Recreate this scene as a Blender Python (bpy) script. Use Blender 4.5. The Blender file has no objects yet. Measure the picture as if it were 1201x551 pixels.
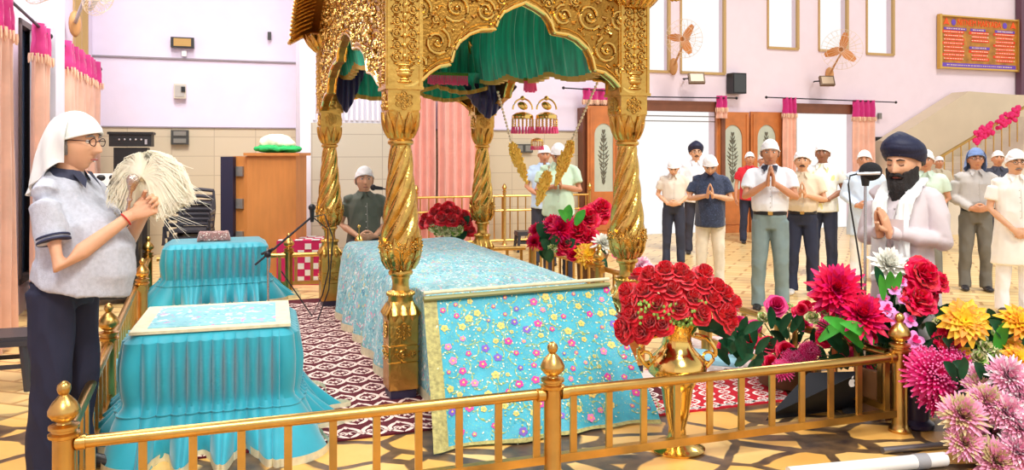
import bpy, bmesh, math, random
from math import sin, cos, pi, sqrt, atan2, radians, exp
from mathutils import Vector, Matrix, noise
V = Vector
rnd = random.Random(7)
SC = bpy.context.scene
COL = SC.collection
FOC, CX, HZ, EYE = 950.0, 600.5, 178.0, 1.62

def P(px, py, d):
    """world point seen at photo pixel px, py at distance d"""
    return V(((px-CX)/FOC*d, d, EYE-(py-HZ)/FOC*d))
def G(px, py, z=0.0):
    d = FOC*(EYE-z)/(py-HZ)
    return P(px, py, d)

# ------------------------------------------------------------ materials
def lin(c):
    return tuple((x/255/12.92 if x/255 <= .04045 else ((x/255+.055)/1.055)**2.4) for x in c)+(1.0,)
MATS = {}
class NT:
    def __init__(s, name):
        s.m = bpy.data.materials.new(name); s.m.use_nodes = True
        s.t = s.m.node_tree; s.b = s.t.nodes['Principled BSDF']
    def n(s, typ, **kw):
        nd = s.t.nodes.new('ShaderNode'+typ)
        for k, v in kw.items():
            if k.startswith('i_'):
                k2 = k[2:]
                nd.inputs[int(k2) if k2.isdigit() else k2.replace('_', ' ')].default_value = v
            else: setattr(nd, k, v)
        return nd
    def l(s, a, b): s.t.links.new(a, b)
    def ramp(s, fac, stops, interp='LINEAR'):
        r = s.n('ValToRGB'); r.color_ramp.interpolation = interp
        e = r.color_ramp.elements
        while len(e) < len(stops): e.new(.5)
        for k, (p, c) in enumerate(stops): e[k].position = p; e[k].color = c
        s.l(fac, r.inputs[0]); return r
    def mix(s, fac, a, b, mode='MIX'):
        m = s.n('Mix', data_type='RGBA', blend_type=mode)
        for sock, v in ((m.inputs[0], fac), (m.inputs[6], a), (m.inputs[7], b)):
            if hasattr(v, 'is_output'): s.l(v, sock)
            else: sock.default_value = v
        return m.outputs[2]
    def math(s, op, a, b=None):
        m = s.n('Math', operation=op)
        for k, v in enumerate((a, b)):
            if v is None: continue
            if hasattr(v, 'is_output'): s.l(v, m.inputs[k])
            else: m.inputs[k].default_value = v
        return m.outputs[0]
def M(name, col=(200, 200, 200), rough=.6, metal=0., bump=0., bs=30., var=0., vs=4., sheen=0., spec=None, emit=0, coord='Object', trans=0., stretch=None):
    if name in MATS: return MATS[name]
    t = NT(name); b = t.b
    c = lin(col)
    b.inputs['Roughness'].default_value = rough; b.inputs['Metallic'].default_value = metal
    b.inputs['Base Color'].default_value = c
    if spec is not None: b.inputs['Specular IOR Level'].default_value = spec
    if sheen: b.inputs['Sheen Weight'].default_value = sheen
    if trans: b.inputs['Transmission Weight'].default_value = trans
    if emit: b.inputs['Emission Color'].default_value = c; b.inputs['Emission Strength'].default_value = emit
    if var or bump:
        tc = t.n('TexCoord'); src = tc.outputs[coord]
        if stretch:
            mp = t.n('Mapping'); mp.inputs['Scale'].default_value = stretch; t.l(src, mp.inputs[0]); src = mp.outputs[0]
        if var:
            nz = t.n('TexNoise', i_Scale=vs, i_Detail=4.); t.l(src, nz.inputs['Vector'])
            r = t.ramp(nz.outputs[0], [(.3, tuple(x*(1-var) for x in c[:3])+(1,)), (.7, tuple(min(1, x*(1+var)) for x in c[:3])+(1,))])
            t.l(r.outputs[0], b.inputs['Base Color'])
        if bump:
            nb = t.n('TexNoise', i_Scale=bs, i_Detail=5.); t.l(src, nb.inputs['Vector'])
            bp = t.n('Bump', i_Strength=bump, i_Distance=.02); t.l(nb.outputs[0], bp.inputs['Height']); t.l(bp.outputs[0], b.inputs['Normal'])
    MATS[name] = t.m
    return t.m

# ------------------------------------------------------------ mesh builder
def frame(t, side=None):
    t = t.normalized()
    s = side if side is not None else (V((0, 0, 1)) if abs(t.z) < .9 else V((1, 0, 0)))
    s = s - t*s.dot(t)
    if s.length < 1e-6: s = V((1, 0, 0))-t*t.x
    if s.length < 1e-6: s = V((0, 1, 0))
    s.normalize()
    return s, t.cross(s)
class MB:
    def __init__(s): s.v = []; s.f = []; s.mi = []; s.cur = 0
    def add(s, vs, fs):
        o = len(s.v); s.v += [tuple(x) for x in vs]
        s.f += [tuple(i+o for i in f) for f in fs]; s.mi += [s.cur]*len(fs); return s
    def grid(s, rows, closed=False, cap0=False, cap1=False):
        n = len(rows[0]); vs = [p for r in rows for p in r]; fs = []
        for i in range(len(rows)-1):
            for j in range(n if closed else n-1):
                k = (j+1) % n
                fs.append((i*n+j, i*n+k, (i+1)*n+k, (i+1)*n+j))
        if cap0: fs.append(tuple(range(n-1, -1, -1)))
        if cap1: fs.append(tuple((len(rows)-1)*n+j for j in range(n)))
        return s.add(vs, fs)
    def box(s, c, size, rot=None, top=1.0):
        c = V(c); hx, hy, hz = size[0]/2, size[1]/2, size[2]/2; vs = []
        for z in (-1, 1):
            k = top if z > 0 else 1
            for x, y in ((-1, -1), (1, -1), (1, 1), (-1, 1)): vs.append(V((x*hx*k, y*hy*k, z*hz)))
        if rot is not None:
            R = rot if isinstance(rot, Matrix) else Matrix.Rotation(rot, 3, 'Z'); vs = [R @ p for p in vs]
        return s.add([p+c for p in vs], [(3, 2, 1, 0), (4, 5, 6, 7), (0, 1, 5, 4), (1, 2, 6, 5), (2, 3, 7, 6), (3, 0, 4, 7)])
    def tube(s, pts, r, n=8, side=None, cap=True, flat=1.0):
        pts = [V(p) for p in pts]; rows = []; N = len(pts)
        for i, p in enumerate(pts):
            t = pts[min(i+1, N-1)]-pts[max(i-1, 0)]
            if t.length < 1e-9: t = V((0, 0, 1))
            a, b = frame(t, V(side) if side is not None else None)
            ri = r[i] if isinstance(r, (list, tuple)) else r
            ra, rb = ri if isinstance(ri, (list, tuple)) else (ri, ri*flat)
            rows.append([p+a*ra*cos(2*pi*k/n)+b*rb*sin(2*pi*k/n) for k in range(n)])
        return s.grid(rows, True, cap, cap)
    def lathe(s, prof, n=24, c=(0, 0, 0), fn=None):
        rows = []
        for r, z in prof:
            rows.append([V((c[0]+(r*(fn(2*pi*k/n, z) if fn else 1))*cos(2*pi*k/n), c[1]+(r*(fn(2*pi*k/n, z) if fn else 1))*sin(2*pi*k/n), c[2]+z)) for k in range(n)])
        return s.grid(rows, True, True, True)
    def ell(s, c, r, nu=12, nv=8, R=None):
        rows = []
        c = V(c)
        for i in range(nv+1):
            a = pi*i/nv; a = min(max(a, .02), pi-.02)
            rw = []
            for j in range(nu):
                p = V((r[0]*sin(a)*cos(2*pi*j/nu), r[1]*sin(a)*sin(2*pi*j/nu), -r[2]*cos(a)))
                if R is not None: p = R @ p
                rw.append(c+p)
            rows.append(rw)
        return s.grid(rows, True, True, True)
    def poly(s, pts, th, nrm):
        """solid slab: outline pts extruded by th along nrm"""
        nrm = V(nrm).normalized(); pts = [V(p) for p in pts]; n = len(pts)
        vs = pts+[p+nrm*th for p in pts]
        return s.add(vs, [tuple(range(n-1, -1, -1)), tuple(range(n, 2*n))]+[(i, (i+1) % n, n+(i+1) % n, n+i) for i in range(n)])
    def merge(s, o, mat=None):
        vs = o.v if mat is None else [mat @ V(p) for p in o.v]
        k = len(s.v); s.v += [tuple(p) for p in vs]; s.f += [tuple(i+k for i in f) for f in o.f]; s.mi += [s.cur]*len(o.f); return s
    def build(s, name, mats, parent=None, smooth=True, loc=None, ang=40):
        me = bpy.data.meshes.new(name); me.from_pydata(s.v, [], s.f)
        if not isinstance(mats, (list, tuple)): mats = [mats]
        for m in mats: me.materials.append(m)
        if len(mats) > 1: me.polygons.foreach_set('material_index', s.mi)
        bm = bmesh.new(); bm.from_mesh(me); bmesh.ops.recalc_face_normals(bm, faces=bm.faces)
        if smooth:
            for f in bm.faces: f.smooth = True
            ca = radians(ang)
            for e in bm.edges:
                if len(e.link_faces) == 2 and e.calc_face_angle(0) > ca: e.smooth = False
        bm.to_mesh(me); bm.free(); me.update()
        o = bpy.data.objects.new(name, me); COL.objects.link(o)
        if parent is not None: o.parent = parent
        if loc is not None: o.location = loc
        return o
def tag(o, label, cat, group=None, kind=None):
    o['label'] = label; o['category'] = cat
    if group: o['group'] = group
    if kind: o['kind'] = kind
    return o
def thing(name, label, cat, loc=(0, 0, 0), rz=0., group=None, scale=1.):
    o = bpy.data.objects.new(name, None); COL.objects.link(o)
    o.location = loc; o.rotation_euler = (0, 0, rz); o.scale = (scale,)*3
    o.empty_display_size = .1
    return tag(o, label, cat, group)
def struct(mb, name, mats, smooth=False, label=None):
    o = mb.build(name, mats, None, smooth); o['kind'] = 'structure'
    if label: o['label'] = label
    return o
def child(src, parent, loc=None, rot=None, scale=None):
    c = src.copy(); COL.objects.link(c); c.parent = parent
    if loc is not None: c.location = loc
    if rot is not None: c.rotation_euler = rot
    if scale is not None: c.scale = (scale,)*3 if not isinstance(scale, (tuple, list)) else scale
    return c
def kids(o): return [x for x in bpy.data.objects if x.parent == o]
def dup(o, label=None, loc=None, rz=None, scale=None):
    def rec(a, par):
        c = a.copy(); COL.objects.link(c)
        c.parent = par
        for k in kids(a): rec(k, c)
        return c
    r = rec(o, None)
    if label: r['label'] = label
    if loc is not None: r.location = loc
    if rz is not None: r.rotation_euler = (0, 0, rz)
    if scale is not None: r.scale = (scale,)*3
    return r
def remesh(mb, voxel, smooth_it=2, fac=.5):
    """union of the closed shapes in mb into one skin"""
    me = bpy.data.meshes.new('tmp'); me.from_pydata(mb.v, [], mb.f); me.update()
    bm = bmesh.new(); bm.from_mesh(me); bmesh.ops.recalc_face_normals(bm, faces=bm.faces); bm.to_mesh(me); bm.free()
    o = bpy.data.objects.new('tmp', me); COL.objects.link(o)
    md = o.modifiers.new('r', 'REMESH'); md.mode = 'VOXEL'; md.voxel_size = voxel
    if smooth_it:
        sm = o.modifiers.new('s', 'SMOOTH'); sm.iterations = smooth_it; sm.factor = fac
    dg = bpy.context.evaluated_depsgraph_get(); dg.update()
    e = o.evaluated_get(dg).to_mesh()
    out = MB(); out.v = [tuple(v.co) for v in e.vertices]; out.f = [tuple(p.vertices) for p in e.polygons]; out.mi = [0]*len(out.f)
    nr = [v.normal.copy() for v in e.vertices]
    o.evaluated_get(dg).to_mesh_clear()
    bpy.data.objects.remove(o); bpy.data.meshes.remove(me)
    return out, nr
def displace(mb, nr, fn):
    mb.v = [tuple(V(p)+n*fn(V(p), n)) for p, n in zip(mb.v, nr)]
    return mb
def wrinkle(amp, sc, seed=0, stretch=(1, 1, .45)):
    def f(p, n):
        q = V((p.x*stretch[0], p.y*stretch[1], p.z*stretch[2]))*sc+V((seed*7.3, seed*3.1, seed))
        w = noise.noise(q+V((p.z*.8*sc*.3, 0, 0)))
        return amp*(1-2*abs(w)*1.6)+amp*.4*noise.noise(q*2.3)
    return f
def text_mesh(txt, size, mat, parent, loc, rot, extrude=.002, name='lettering', width=None):
    cu = bpy.data.curves.new(name, 'FONT'); cu.body = txt; cu.size = size; cu.extrude = extrude
    cu.align_x = 'CENTER'; cu.align_y = 'CENTER'
    to = bpy.data.objects.new(name, cu); COL.objects.link(to)
    dg = bpy.context.evaluated_depsgraph_get(); me = bpy.data.meshes.new_from_object(to.evaluated_get(dg)); bpy.data.objects.remove(to)
    me.materials.clear(); me.materials.append(mat)
    o = bpy.data.objects.new(name, me); COL.objects.link(o); o.parent = parent; o.location = loc; o.rotation_euler = rot
    if width:
        xs = [v.co.x for v in me.vertices]; k = width/max(1e-6, max(xs)-min(xs)); o.scale = (k, 1, 1)
    return o

# common materials
GOLD = M('gold brass', (214, 170, 88), .3, 1., bump=.3, bs=28, var=.14, vs=9)
GOLDS = M('polished gold', (240, 200, 112), .16, 1., bump=.05, bs=12)
BRASS = M('rail brass', (214, 172, 98), .3, 1., bump=.05, bs=25, var=.1, vs=10)
BLACK = M('black plastic', (28, 28, 32), .45)
DARK = M('dark metal', (50, 50, 56), .4, .6)
WHITE = M('white paint', (240, 240, 238), .5)
# ============================================================ room
TH = math.atan2(.334, .943)
UU = V((cos(TH), sin(TH), 0)); VV = V((-sin(TH), cos(TH), 0))
WD = 13.93
def Wray(px, off=0.0):
    r = (px-CX)/FOC; d = (WD-off)/(.943-.334*r); return V((r*d, d, 0))
def W(px, py, off=0.0):
    """(along, z) on the back wall for a photo pixel; off = distance in front of the wall"""
    p = Wray(px, off); return p.dot(UU), EYE-(py-HZ)/FOC*p.y
def WP(w, z, off=0.0): return UU*w+VV*(WD-off)+V((0, 0, z))

# floor
t = NT('floor slabs')
tc = t.n('TexCoord'); mp = t.n('Mapping'); mp.inputs['Rotation'].default_value = (0, 0, .35); mp.inputs['Scale'].default_value = (1.0, 1.25, 1)
t.l(tc.outputs['Object'], mp.inputs[0])
nz = t.n('TexNoise', i_Scale=2.2, i_Detail=3.); t.l(mp.outputs[0], nz.inputs['Vector'])
vm = t.n('VectorMath', operation='MULTIPLY_ADD'); t.l(nz.outputs['Color'], vm.inputs[0]); vm.inputs[1].default_value = (.16, .16, 0); t.l(mp.outputs[0], vm.inputs[2])
ve = t.n('TexVoronoi', feature='DISTANCE_TO_EDGE', i_Scale=2.9, i_Randomness=.62); t.l(vm.outputs[0], ve.inputs['Vector'])
vc = t.n('TexVoronoi', i_Scale=2.9, i_Randomness=.62); t.l(vm.outputs[0], vc.inputs['Vector'])
cr = t.ramp(vc.outputs['Color'], [(0, lin((236, 176, 84))), (.5, lin((248, 200, 112))), (1, lin((252, 220, 148)))])
n2 = t.n('TexNoise', i_Scale=9., i_Detail=5.); t.l(mp.outputs[0], n2.inputs['Vector'])
c2 = t.mix(t.math('MULTIPLY', n2.outputs[0], .38), cr.outputs[0], lin((206, 138, 60)))
jr = t.ramp(ve.outputs[0], [(.07, (1, 1, 1, 1)), (.095, (0, 0, 0, 1))])
jc = t.ramp(n2.outputs[0], [(.3, lin((58, 46, 42))), (.7, lin((120, 94, 66)))])
# paler, finer slabs over most of the hall, away from the enclosure
sx = t.n('SeparateXYZ'); t.l(tc.outputs['Object'], sx.inputs[0])
far = t.math('SUBTRACT', sx.outputs['Y'], t.math('MULTIPLY', sx.outputs['X'], .25))
fr = t.ramp(t.math('MULTIPLY', far, .1), [(.55, (0, 0, 0, 1)), (.62, (1, 1, 1, 1))])
br = t.n('TexBrick', i_Scale=1.0, i_Mortar_Size=.018); br.inputs['Color1'].default_value = lin((250, 222, 160)); br.inputs['Color2'].default_value = lin((244, 206, 136)); br.inputs['Mortar'].default_value = lin((205, 160, 100))
t.l(mp.outputs[0], br.inputs['Vector'])
near = t.mix(jr.outputs[0], c2, jc.outputs[0])
t.l(t.mix(fr.outputs[0], near, br.outputs[0]), t.b.inputs['Base Color']); t.b.inputs['Roughness'].default_value = .3
FLOORM = t.m
m = MB(); c = UU*8+VV*((WD+.2-9)/2)+V((0, 0, -.05)); m.box(c, (34, WD+.2+9, .1), TH); struct(m, 'floor', FLOORM)

WALLM = M('lavender wall paint', (236, 226, 246), .7, bump=.05, bs=40, var=.02)
WALLP = M('pink wall paint', (240, 222, 232), .7, bump=.05, bs=40, var=.02)
def tile_mat(name, base, line, sx_, sz_):
    t = NT(name); tc = t.n('TexCoord'); mp = t.n('Mapping'); mp.inputs['Rotation'].default_value = (pi/2, 0, 0)
    t.l(tc.outputs['Object'], mp.inputs[0])
    b = t.n('TexBrick', offset=0.0, i_Scale=1., i_Mortar_Size=.006, i_Brick_Width=sx_, i_Row_Height=sz_)
    b.inputs['Color1'].default_value = lin(base); b.inputs['Color2'].default_value = lin(tuple(x-4 for x in base)); b.inputs['Mortar'].default_value = lin(line)
    t.l(mp.outputs[0], b.inputs['Vector']); t.l(b.outputs[0], t.b.inputs['Base Color']); t.b.inputs['Roughness'].default_value = .35
    return t.m
TILE = tile_mat('beige wall tile', (212, 198, 172), (186, 170, 146), .6, .31)
TILEG = tile_mat('grey beige wall tile', (200, 192, 176), (170, 160, 146), .9, .31)

# back wall with openings; built in (w, z) then placed
def wallgrid(w0, w1, z0, z1, holes, th, off=0.0, mb=None):
    mb = mb or MB()
    ws = sorted({w0, w1, *[min(max(h[i], w0), w1) for h in holes for i in (0, 1)]})
    zs = sorted({z0, z1, *[min(max(h[i], z0), z1) for h in holes for i in (2, 3)]})
    for a, b in zip(ws, ws[1:]):
        for c, d in zip(zs, zs[1:]):
            wm, zm = (a+b)/2, (c+d)/2
            if any(h[0] < wm < h[1] and h[2] < zm < h[3] for h in holes): continue
            mb.box(WP((a+b)/2, (c+d)/2, off-th/2), (b-a, th, d-c), TH)
    return mb
wc = W(106, 100)[0]
def hole(x0, x1, ytop, ybot=None, z0=0.0):
    a, b = W(x0, 0)[0], W(x1, 0)[0]; xm = (x0+x1)/2
    return [a, b, z0 if ybot is None else W(xm, ybot)[1], W(xm, ytop)[1] if ytop is not None else 6.2]
H1 = hole(745, 838, 129); H2 = hole(933, 1001, 132)
HW = [hole(754, 785, None, 84), hole(798, 850, None, 86), hole(900, 936, None, 57), hole(960, 994, None, 60), hole(1016, 1048, None, 64)]
for h in HW: h[3] = 5.4
m = wallgrid(wc-.3, W(700, 0)[0], 0, 7, [], .2)
struct(m, 'wall_back_left', WALLM)
m = wallgrid(W(700, 0)[0], 20.5, 0, 7, [H1, H2]+HW, .2)
struct(m, 'wall_back', WALLP)
for k, h in enumerate(HW):
    m = MB()
    for (a, b, c, d) in ((h[0], h[1], h[2]-.02, h[2]+.03), (h[0], h[1], h[3]-.05, h[3]), (h[0]-.01, h[0]+.025, h[2], h[3]), (h[1]-.035, h[1]+.02, h[2], h[3])):
        m.box(WP((a+b)/2, (c+d)/2, .0), (b-a, .06, d-c), TH)
    o = struct(m, 'window_%d' % (k+1), M('window frame ochre', (196, 160, 104), .5))
# dado tiles and conduit
wl, wr = W(106, 0)[0], W(683, 0)[0]
m = wallgrid(wl, wr, 0, 2.0, [], .02, .02)
struct(m, 'trim_dado', TILE)
m = MB(); m.box(WP((wl+W(350, 0)[0])/2, 3.1, .02), (W(350, 0)[0]-wl, .03, .025), TH); m.box(WP((wl+wr)/2, 2.01, .03), (wr-wl, .03, .02), TH)
struct(m, 'trim_1', M('conduit grey', (150, 142, 150), .6))
# pillar in front of the wall at the left
d0 = 10.9
a = P(352, 0, d0); b = a+UU*1.5
m = MB(); c = (a+b)/2+VV*.35; c.z = 3.5; m.box(c, ((b-a).length, .7, 7), TH); struct(m, 'wall_pillar', M('pillar white', (232, 232, 246), .6))
m = MB(); c = (a+b)/2+UU*.07-VV*.012; c.z = 1.0; m.box(c, ((b-a).length-.14, .02, 2.03), TH); struct(m, 'trim_2', TILEG)
m = MB()
for k in range(18):
    c = a+UU*(.18+k*.072)-VV*.02; c.z = 2.7; m.box(c, (.035, .03, 1.3), TH)
struct(m, 'trim_3', M('ribbed white panel', (236, 232, 244), .4))
# left wall with tall windows
LU = -1.93
def LW(px, py, off=0.0):
    r = (px-CX)/FOC; d = (LU+off)/(.943*r+.334); return d, V((r*d, d, EYE-(py-HZ)/FOC*d))
def LP(s, z, off=0.0):  # s = along VV
    return UU*(LU+off)+VV*s+V((0, 0, z))
sP = LW(60, 0)[1].dot(VV); sC = WD
lh = [(4.4, sP-2.1, .9, 2.8), (sP-1.6, sP-.1, .3, 2.95), (LW(84, 0)[1].dot(VV)+.1, sC-.5, .3, 4.6)]
m = MB()
ws = sorted({-1.0, sC+.2, *[x for h in lh for x in h[:2]]}); zs = sorted({0, 7, *[x for h in lh for x in h[2:]]})
for a_, b_ in zip(ws, ws[1:]):
    for c_, d_ in zip(zs, zs[1:]):
        if any(h[0] < (a_+b_)/2 < h[1] and h[2] < (c_+d_)/2 < h[3] for h in lh): continue
        m.box(LP((a_+b_)/2, (c_+d_)/2, -.1), (.2, b_-a_, d_-c_), TH)
struct(m, 'wall_left', WALLM)
m = MB(); s80 = LW(78, 0, .25)[1].dot(VV)
m.box(LP(s80-.3, 3.5, .12), (.24, .5, 7), TH); struct(m, 'wall_left_pier', M('pillar white', (232, 232, 246), .6))
for k, h in enumerate(lh):
    m = MB()
    for (a_, b_, c_, d_) in ((h[0], h[1], h[2], h[2]+.06), (h[0], h[1], h[3]-.06, h[3]), (h[0], h[0]+.07, h[2], h[3]), (h[1]-.07, h[1], h[2], h[3]), ((h[0]+h[1])/2-.03, (h[0]+h[1])/2+.03, h[2], h[3])):
        m.box(LP((a_+b_)/2, (c_+d_)/2, -.03), (.1, b_-a_, d_-c_), TH)
    f = struct(m, 'window_%d' % (6+k), M('window frame dark', (92, 74, 70), .5))
    if k == 2: f.data.materials[0] = M('window frame ochre', (196, 160, 104), .5); continue
    g = MB(); g.box(LP((h[0]+h[1])/2, (h[2]+h[3])/2, -.06), (.01, h[1]-h[0]-.1, h[3]-h[2]-.1), TH)
    g.build('pane', M('tinted window glass', (70, 84, 110) if k < 2 else (235, 240, 246), .1, spec=.6), f, False)

# stair flank on the right: sloping beige panel and flight with railing
STAIRM = M('beige stair panel', (214, 196, 168), .6, var=.04, vs=2)
w1, z1 = W(1046, 165, .5); w2, z2 = W(1137, 107, .5); w3, z3 = W(1189, 111, .5); w4 = 19.5
m = MB(); m.poly([WP(w1, z1, .5), WP(w2, z2, .5), WP(w3, z3, .5), WP(w4, z3, .5), WP(w4, .1, .5), WP(w1-.5, .1, .5)], .45, VV)
struct(m, 'wall_stair', STAIRM)
SO = 1.9
sa = WP(*W(1052, 214, SO), SO); sb = WP(*W(1201, 126, SO), SO)
dirs = (sb-sa); sb = sa+dirs*1.5; dirs = sb-sa
m = MB(); n = 18
base_dz = .62
for k in range(n):
    p = sa+dirs*(k/n); q = sa+dirs*((k+1)/n); zt = max(.1, q.z-base_dz-.25)
    c = (p+q)/2; c.z = zt/2; c = c+VV*.6
    m.box(c, ((q-p).dot(UU), 1.2, zt), TH)
struct(m, 'stair_flight', M('pale stair stone', (226, 214, 196), .5, var=.05))
m = MB(); m.box(WP(W(1196, 60)[0]+.35, 4.2, .1), (1.0, .14, 2.6), TH)
struct(m, 'door_4', M('plum door', (104, 66, 84), .5), label='dark plum door above the stairs')
st = thing('stair_railing', 'slim brass stair railing climbing to the right beside the beige wall', 'railing', sa*1.0, 0)
def bld(mb, name, mat, root, **k):
    """build world-space mesh as a child of a root placed at root.location"""
    M_ = root.matrix_basis.inverted()
    mb.v = [tuple(M_ @ V(p)) for p in mb.v]
    return mb.build(name, mat, root, **k)
m = MB(); m.tube([sa, sb], .03, 8); bld(m, 'handrail', BRASS, st)
for k in range(23):
    p = sa+dirs*((k+.5)/23); m = MB(); m.tube([p-V((0, 0, .62)), p], .014, 6); bld(m, 'baluster', BRASS, st)
m = MB(); m.tube([sa-V((0, 0, sa.z-.02)), sa+V((0, 0, .1))], .045, 10); m.ell(sa+V((0, 0, .17)), (.06, .06, .08)); bld(m, 'newel_post', BRASS, st)

# doors with etched glass
WOOD = M('orange door wood', (196, 116, 58), .45, var=.12, vs=6, bump=.05)
WOODD = M('dark door wood', (120, 70, 46), .5, var=.1, vs=6)
ETCH = M('etched glass', (190, 196, 178), .3, var=.06)
ETCHD = M('etched flower motif', (104, 100, 84), .6)
def door_leaf(name, x0, x1, ytop, off, rz=0., label=None):
    w0, zt = W(x0, ytop, off); w1_, _ = W(x1, ytop, off); wd = w1_-w0
    m = MB(); o = bpy.data.objects.new(name, None)
    # leaf with arched light: frame pieces around the arch
    cx = wd/2; gw = wd*.29; g0, g1 = zt*.36, zt*.78
    NB = 14
    arch = [(cx+gw*cos(pi*k/NB), g1+gw*1.25*sin(pi*k/NB)) for k in range(NB+1)]
    def q(x, z, y=0): return (x, y, z)
    def slab(pts, th=.05, y=-.025):
        m.poly([q(a_, b_, y) for a_, b_ in pts], th, (0, 1, 0))
    slab([(0, 0), (wd, 0), (wd, g0), (0, g0)])
    slab([(0, g0), (cx-gw, g0), (cx-gw, g1), (0, g1)]); slab([(cx+gw, g0), (wd, g0), (wd, g1), (cx+gw, g1)])
    for k in range(NB):
        a_, b_ = arch[k], arch[k+1]
        if k < NB//2: slab([(a_[0], a_[1]), (wd, a_[1]), (wd, b_[1]), (b_[0], b_[1])])
        else: slab([(0, b_[1]), (b_[0], b_[1]), (a_[0], a_[1]), (0, a_[1])])
    slab([(0, g1+gw*1.25), (wd, g1+gw*1.25), (wd, zt), (0, zt)])
    for s_ in (.06, wd-.06): m.box((s_, -.035, zt/2), (.03, .02, zt*.96))
    m.box((cx, -.035, g0*.5), (gw*2, .02, g0*.6))
    o = m.build(name, WOOD, None, False); o['kind'] = 'structure'
    if label: o['label'] = label
    o.location = WP(w0, 0, off); o.rotation_euler = (0, 0, TH+rz)
    g = MB(); g.poly([q(cx-gw, g0, -.005)]+[q(cx+gw, g0, -.005)]+[q(a_, b_, -.005) for a_, b_ in arch], .01, (0, 1, 0)); g.build('arched_pane', ETCH, o, False)
    e = MB()
    zc = (g0+g1+gw*.6)/2; e.tube([(cx, -.012, g0+.15), (cx, -.012, g1+gw*.5)], .008, 5)
    for k in range(13):
        zz = g0+.18+(g1+gw*.5-g0-.2)*k/12; ww = gw*.6*(1-abs(k-6)/8)
        for sgn in (-1, 1):
            e.tube([(cx, -.012, zz-.05), (cx+sgn*ww*.6, -.012, zz-.01), (cx+sgn*ww, -.012, zz+.04)], [.004, .012, .005], 5, side=(0, 1, 0))
            if k % 2 == 0: e.ell((cx+sgn*ww*.5, -.012, zz+.01), (gw*.1, .005, .03), 8, 5)
    e.build('etched_flower', ETCHD, o)
    return o
door_leaf('door_1', 840, 878, 131, .12, label='wooden door leaf beside the left bright doorway')
door_leaf('door_2', 880, 917, 131, .12, label='wooden door leaf next to the pink curtain')
door_leaf('door_3', 689, 724, 124, .35, rz=-.2, label='wooden door leaf seen between the gold posts')
m = MB(); m.box(WP(W(683, 0)[0], 1.22, .12), (.2, .25, 2.44), TH)
a_, b_ = W(690, 0)[0], W(846, 0)[0]
m.box(WP((a_+b_)/2, H1[3]+.07, .1), (b_-a_, .2, .2), TH); m.box(WP(W(842, 0)[0], 1.22, .1), (.09, .2, 2.44), TH)
struct(m, 'trim_4', WOODD)
m = MB(); a_, b_ = W(926, 0)[0], W(1008, 0)[0]
m.box(WP((a_+b_)/2, H2[3]+.07, .1), (b_-a_, .2, .2), TH); m.box(WP(W(925, 0)[0], 1.22, .1), (.09, .2, 2.44), TH); m.box(WP(W(1005, 0)[0], 1.22, .1), (.09, .2, 2.44), TH)
struct(m, 'trim_5', WOODD)
m = MB()
for zz in (.06, .16): m.box(WP((H1[0]+H1[1])/2, H1[3]-zz-.06, .02), (H1[1]-H1[0], .02, .02), TH)
struct(m, 'trim_6', M('grey bar', (150, 146, 144), .5))

# curtains: pleated cloth with a magenta header and a fringe
CURT = M('peach curtain cloth', (236, 186, 164), .8, var=.1, vs=5, sheen=.3)
CURP = M('pink curtain cloth', (244, 184, 172), .75, var=.06, vs=5, sheen=.3)
CURH = M('magenta curtain header', (206, 40, 128), .7, var=.08, sheen=.3)
FRNG = M('cream fringe', (244, 206, 176), .9)
def curtain(label, p0, p1, ztop, zbot, pleats, amp=.05, head=.33, fabric=None, group=None, grommets=True):
    p0 = V(p0); p1 = V(p1); p0.z = p1.z = 0
    r = thing('curtain', label, 'curtain', (p0.x, p0.y, zbot), 0, group)
    d = p1-p0; L = d.length; u = d/L; nn = V((-u.y, u.x, 0)); N = pleats*10
    def row(z, k=1.0, ph=0.):
        return [V((0, 0, z-zbot))+u*(L*i/N)+nn*(amp*k*sin(2*pi*pleats*i/N+ph)+amp*.25*sin(2*pi*pleats*i/N*.37+z)) for i in range(N+1)]
    def sheet(za, zb, mat, name, off=0., nz=14):
        m = MB(); rows = [row(za+(zb-za)*j/nz, .8+.35*(1-j/nz), .2*sin(j*.7)) for j in range(nz+1)]
        back = [[p+nn*.012 for p in rw] for rw in rows]
        m.grid(rows); m.grid(back[::-1]); m.grid([rows[0], back[0]]); m.grid([rows[-1], back[-1]])
        m.grid([[rw[0] for rw in rows], [rw[0] for rw in back]]); m.grid([[rw[-1] for rw in rows], [rw[-1] for rw in back]])
        return m.build(name, mat, r)
    sheet(zbot, ztop-head, fabric or CURT, 'cloth')
    if head > 0:
        sheet(ztop-head, ztop, CURH, 'header')
        f = MB(); rw = row(ztop-head)
        for i in range(0, N+1, 1):
            p = rw[i]; 
            for sg in (-.02, .025):
                f.tube([p+nn*sg+V((0, 0, .025)), p+nn*sg*1.2-V((0, 0, .02)), p+nn*sg*1.2-V((0, 0, .05+.03*(i % 3)/3))], [.010, .009, .006], 5)
        f.build('fringe', FRNG, r)
    return r
def rod(label, a, b, r=.014):
    a = V(a); b = V(b); t_ = thing('curtain_rod', label, 'curtain rod', (a+b)/2)
    m = MB(); m.tube([a, b], r, 8); bld(m, 'pole', DARK, t_)
    for p in (a, b):
        m = MB(); m.ell(p, (r*2.4,)*3, 10, 8); bld(m, 'finial', DARK, t_)
    return t_
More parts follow.
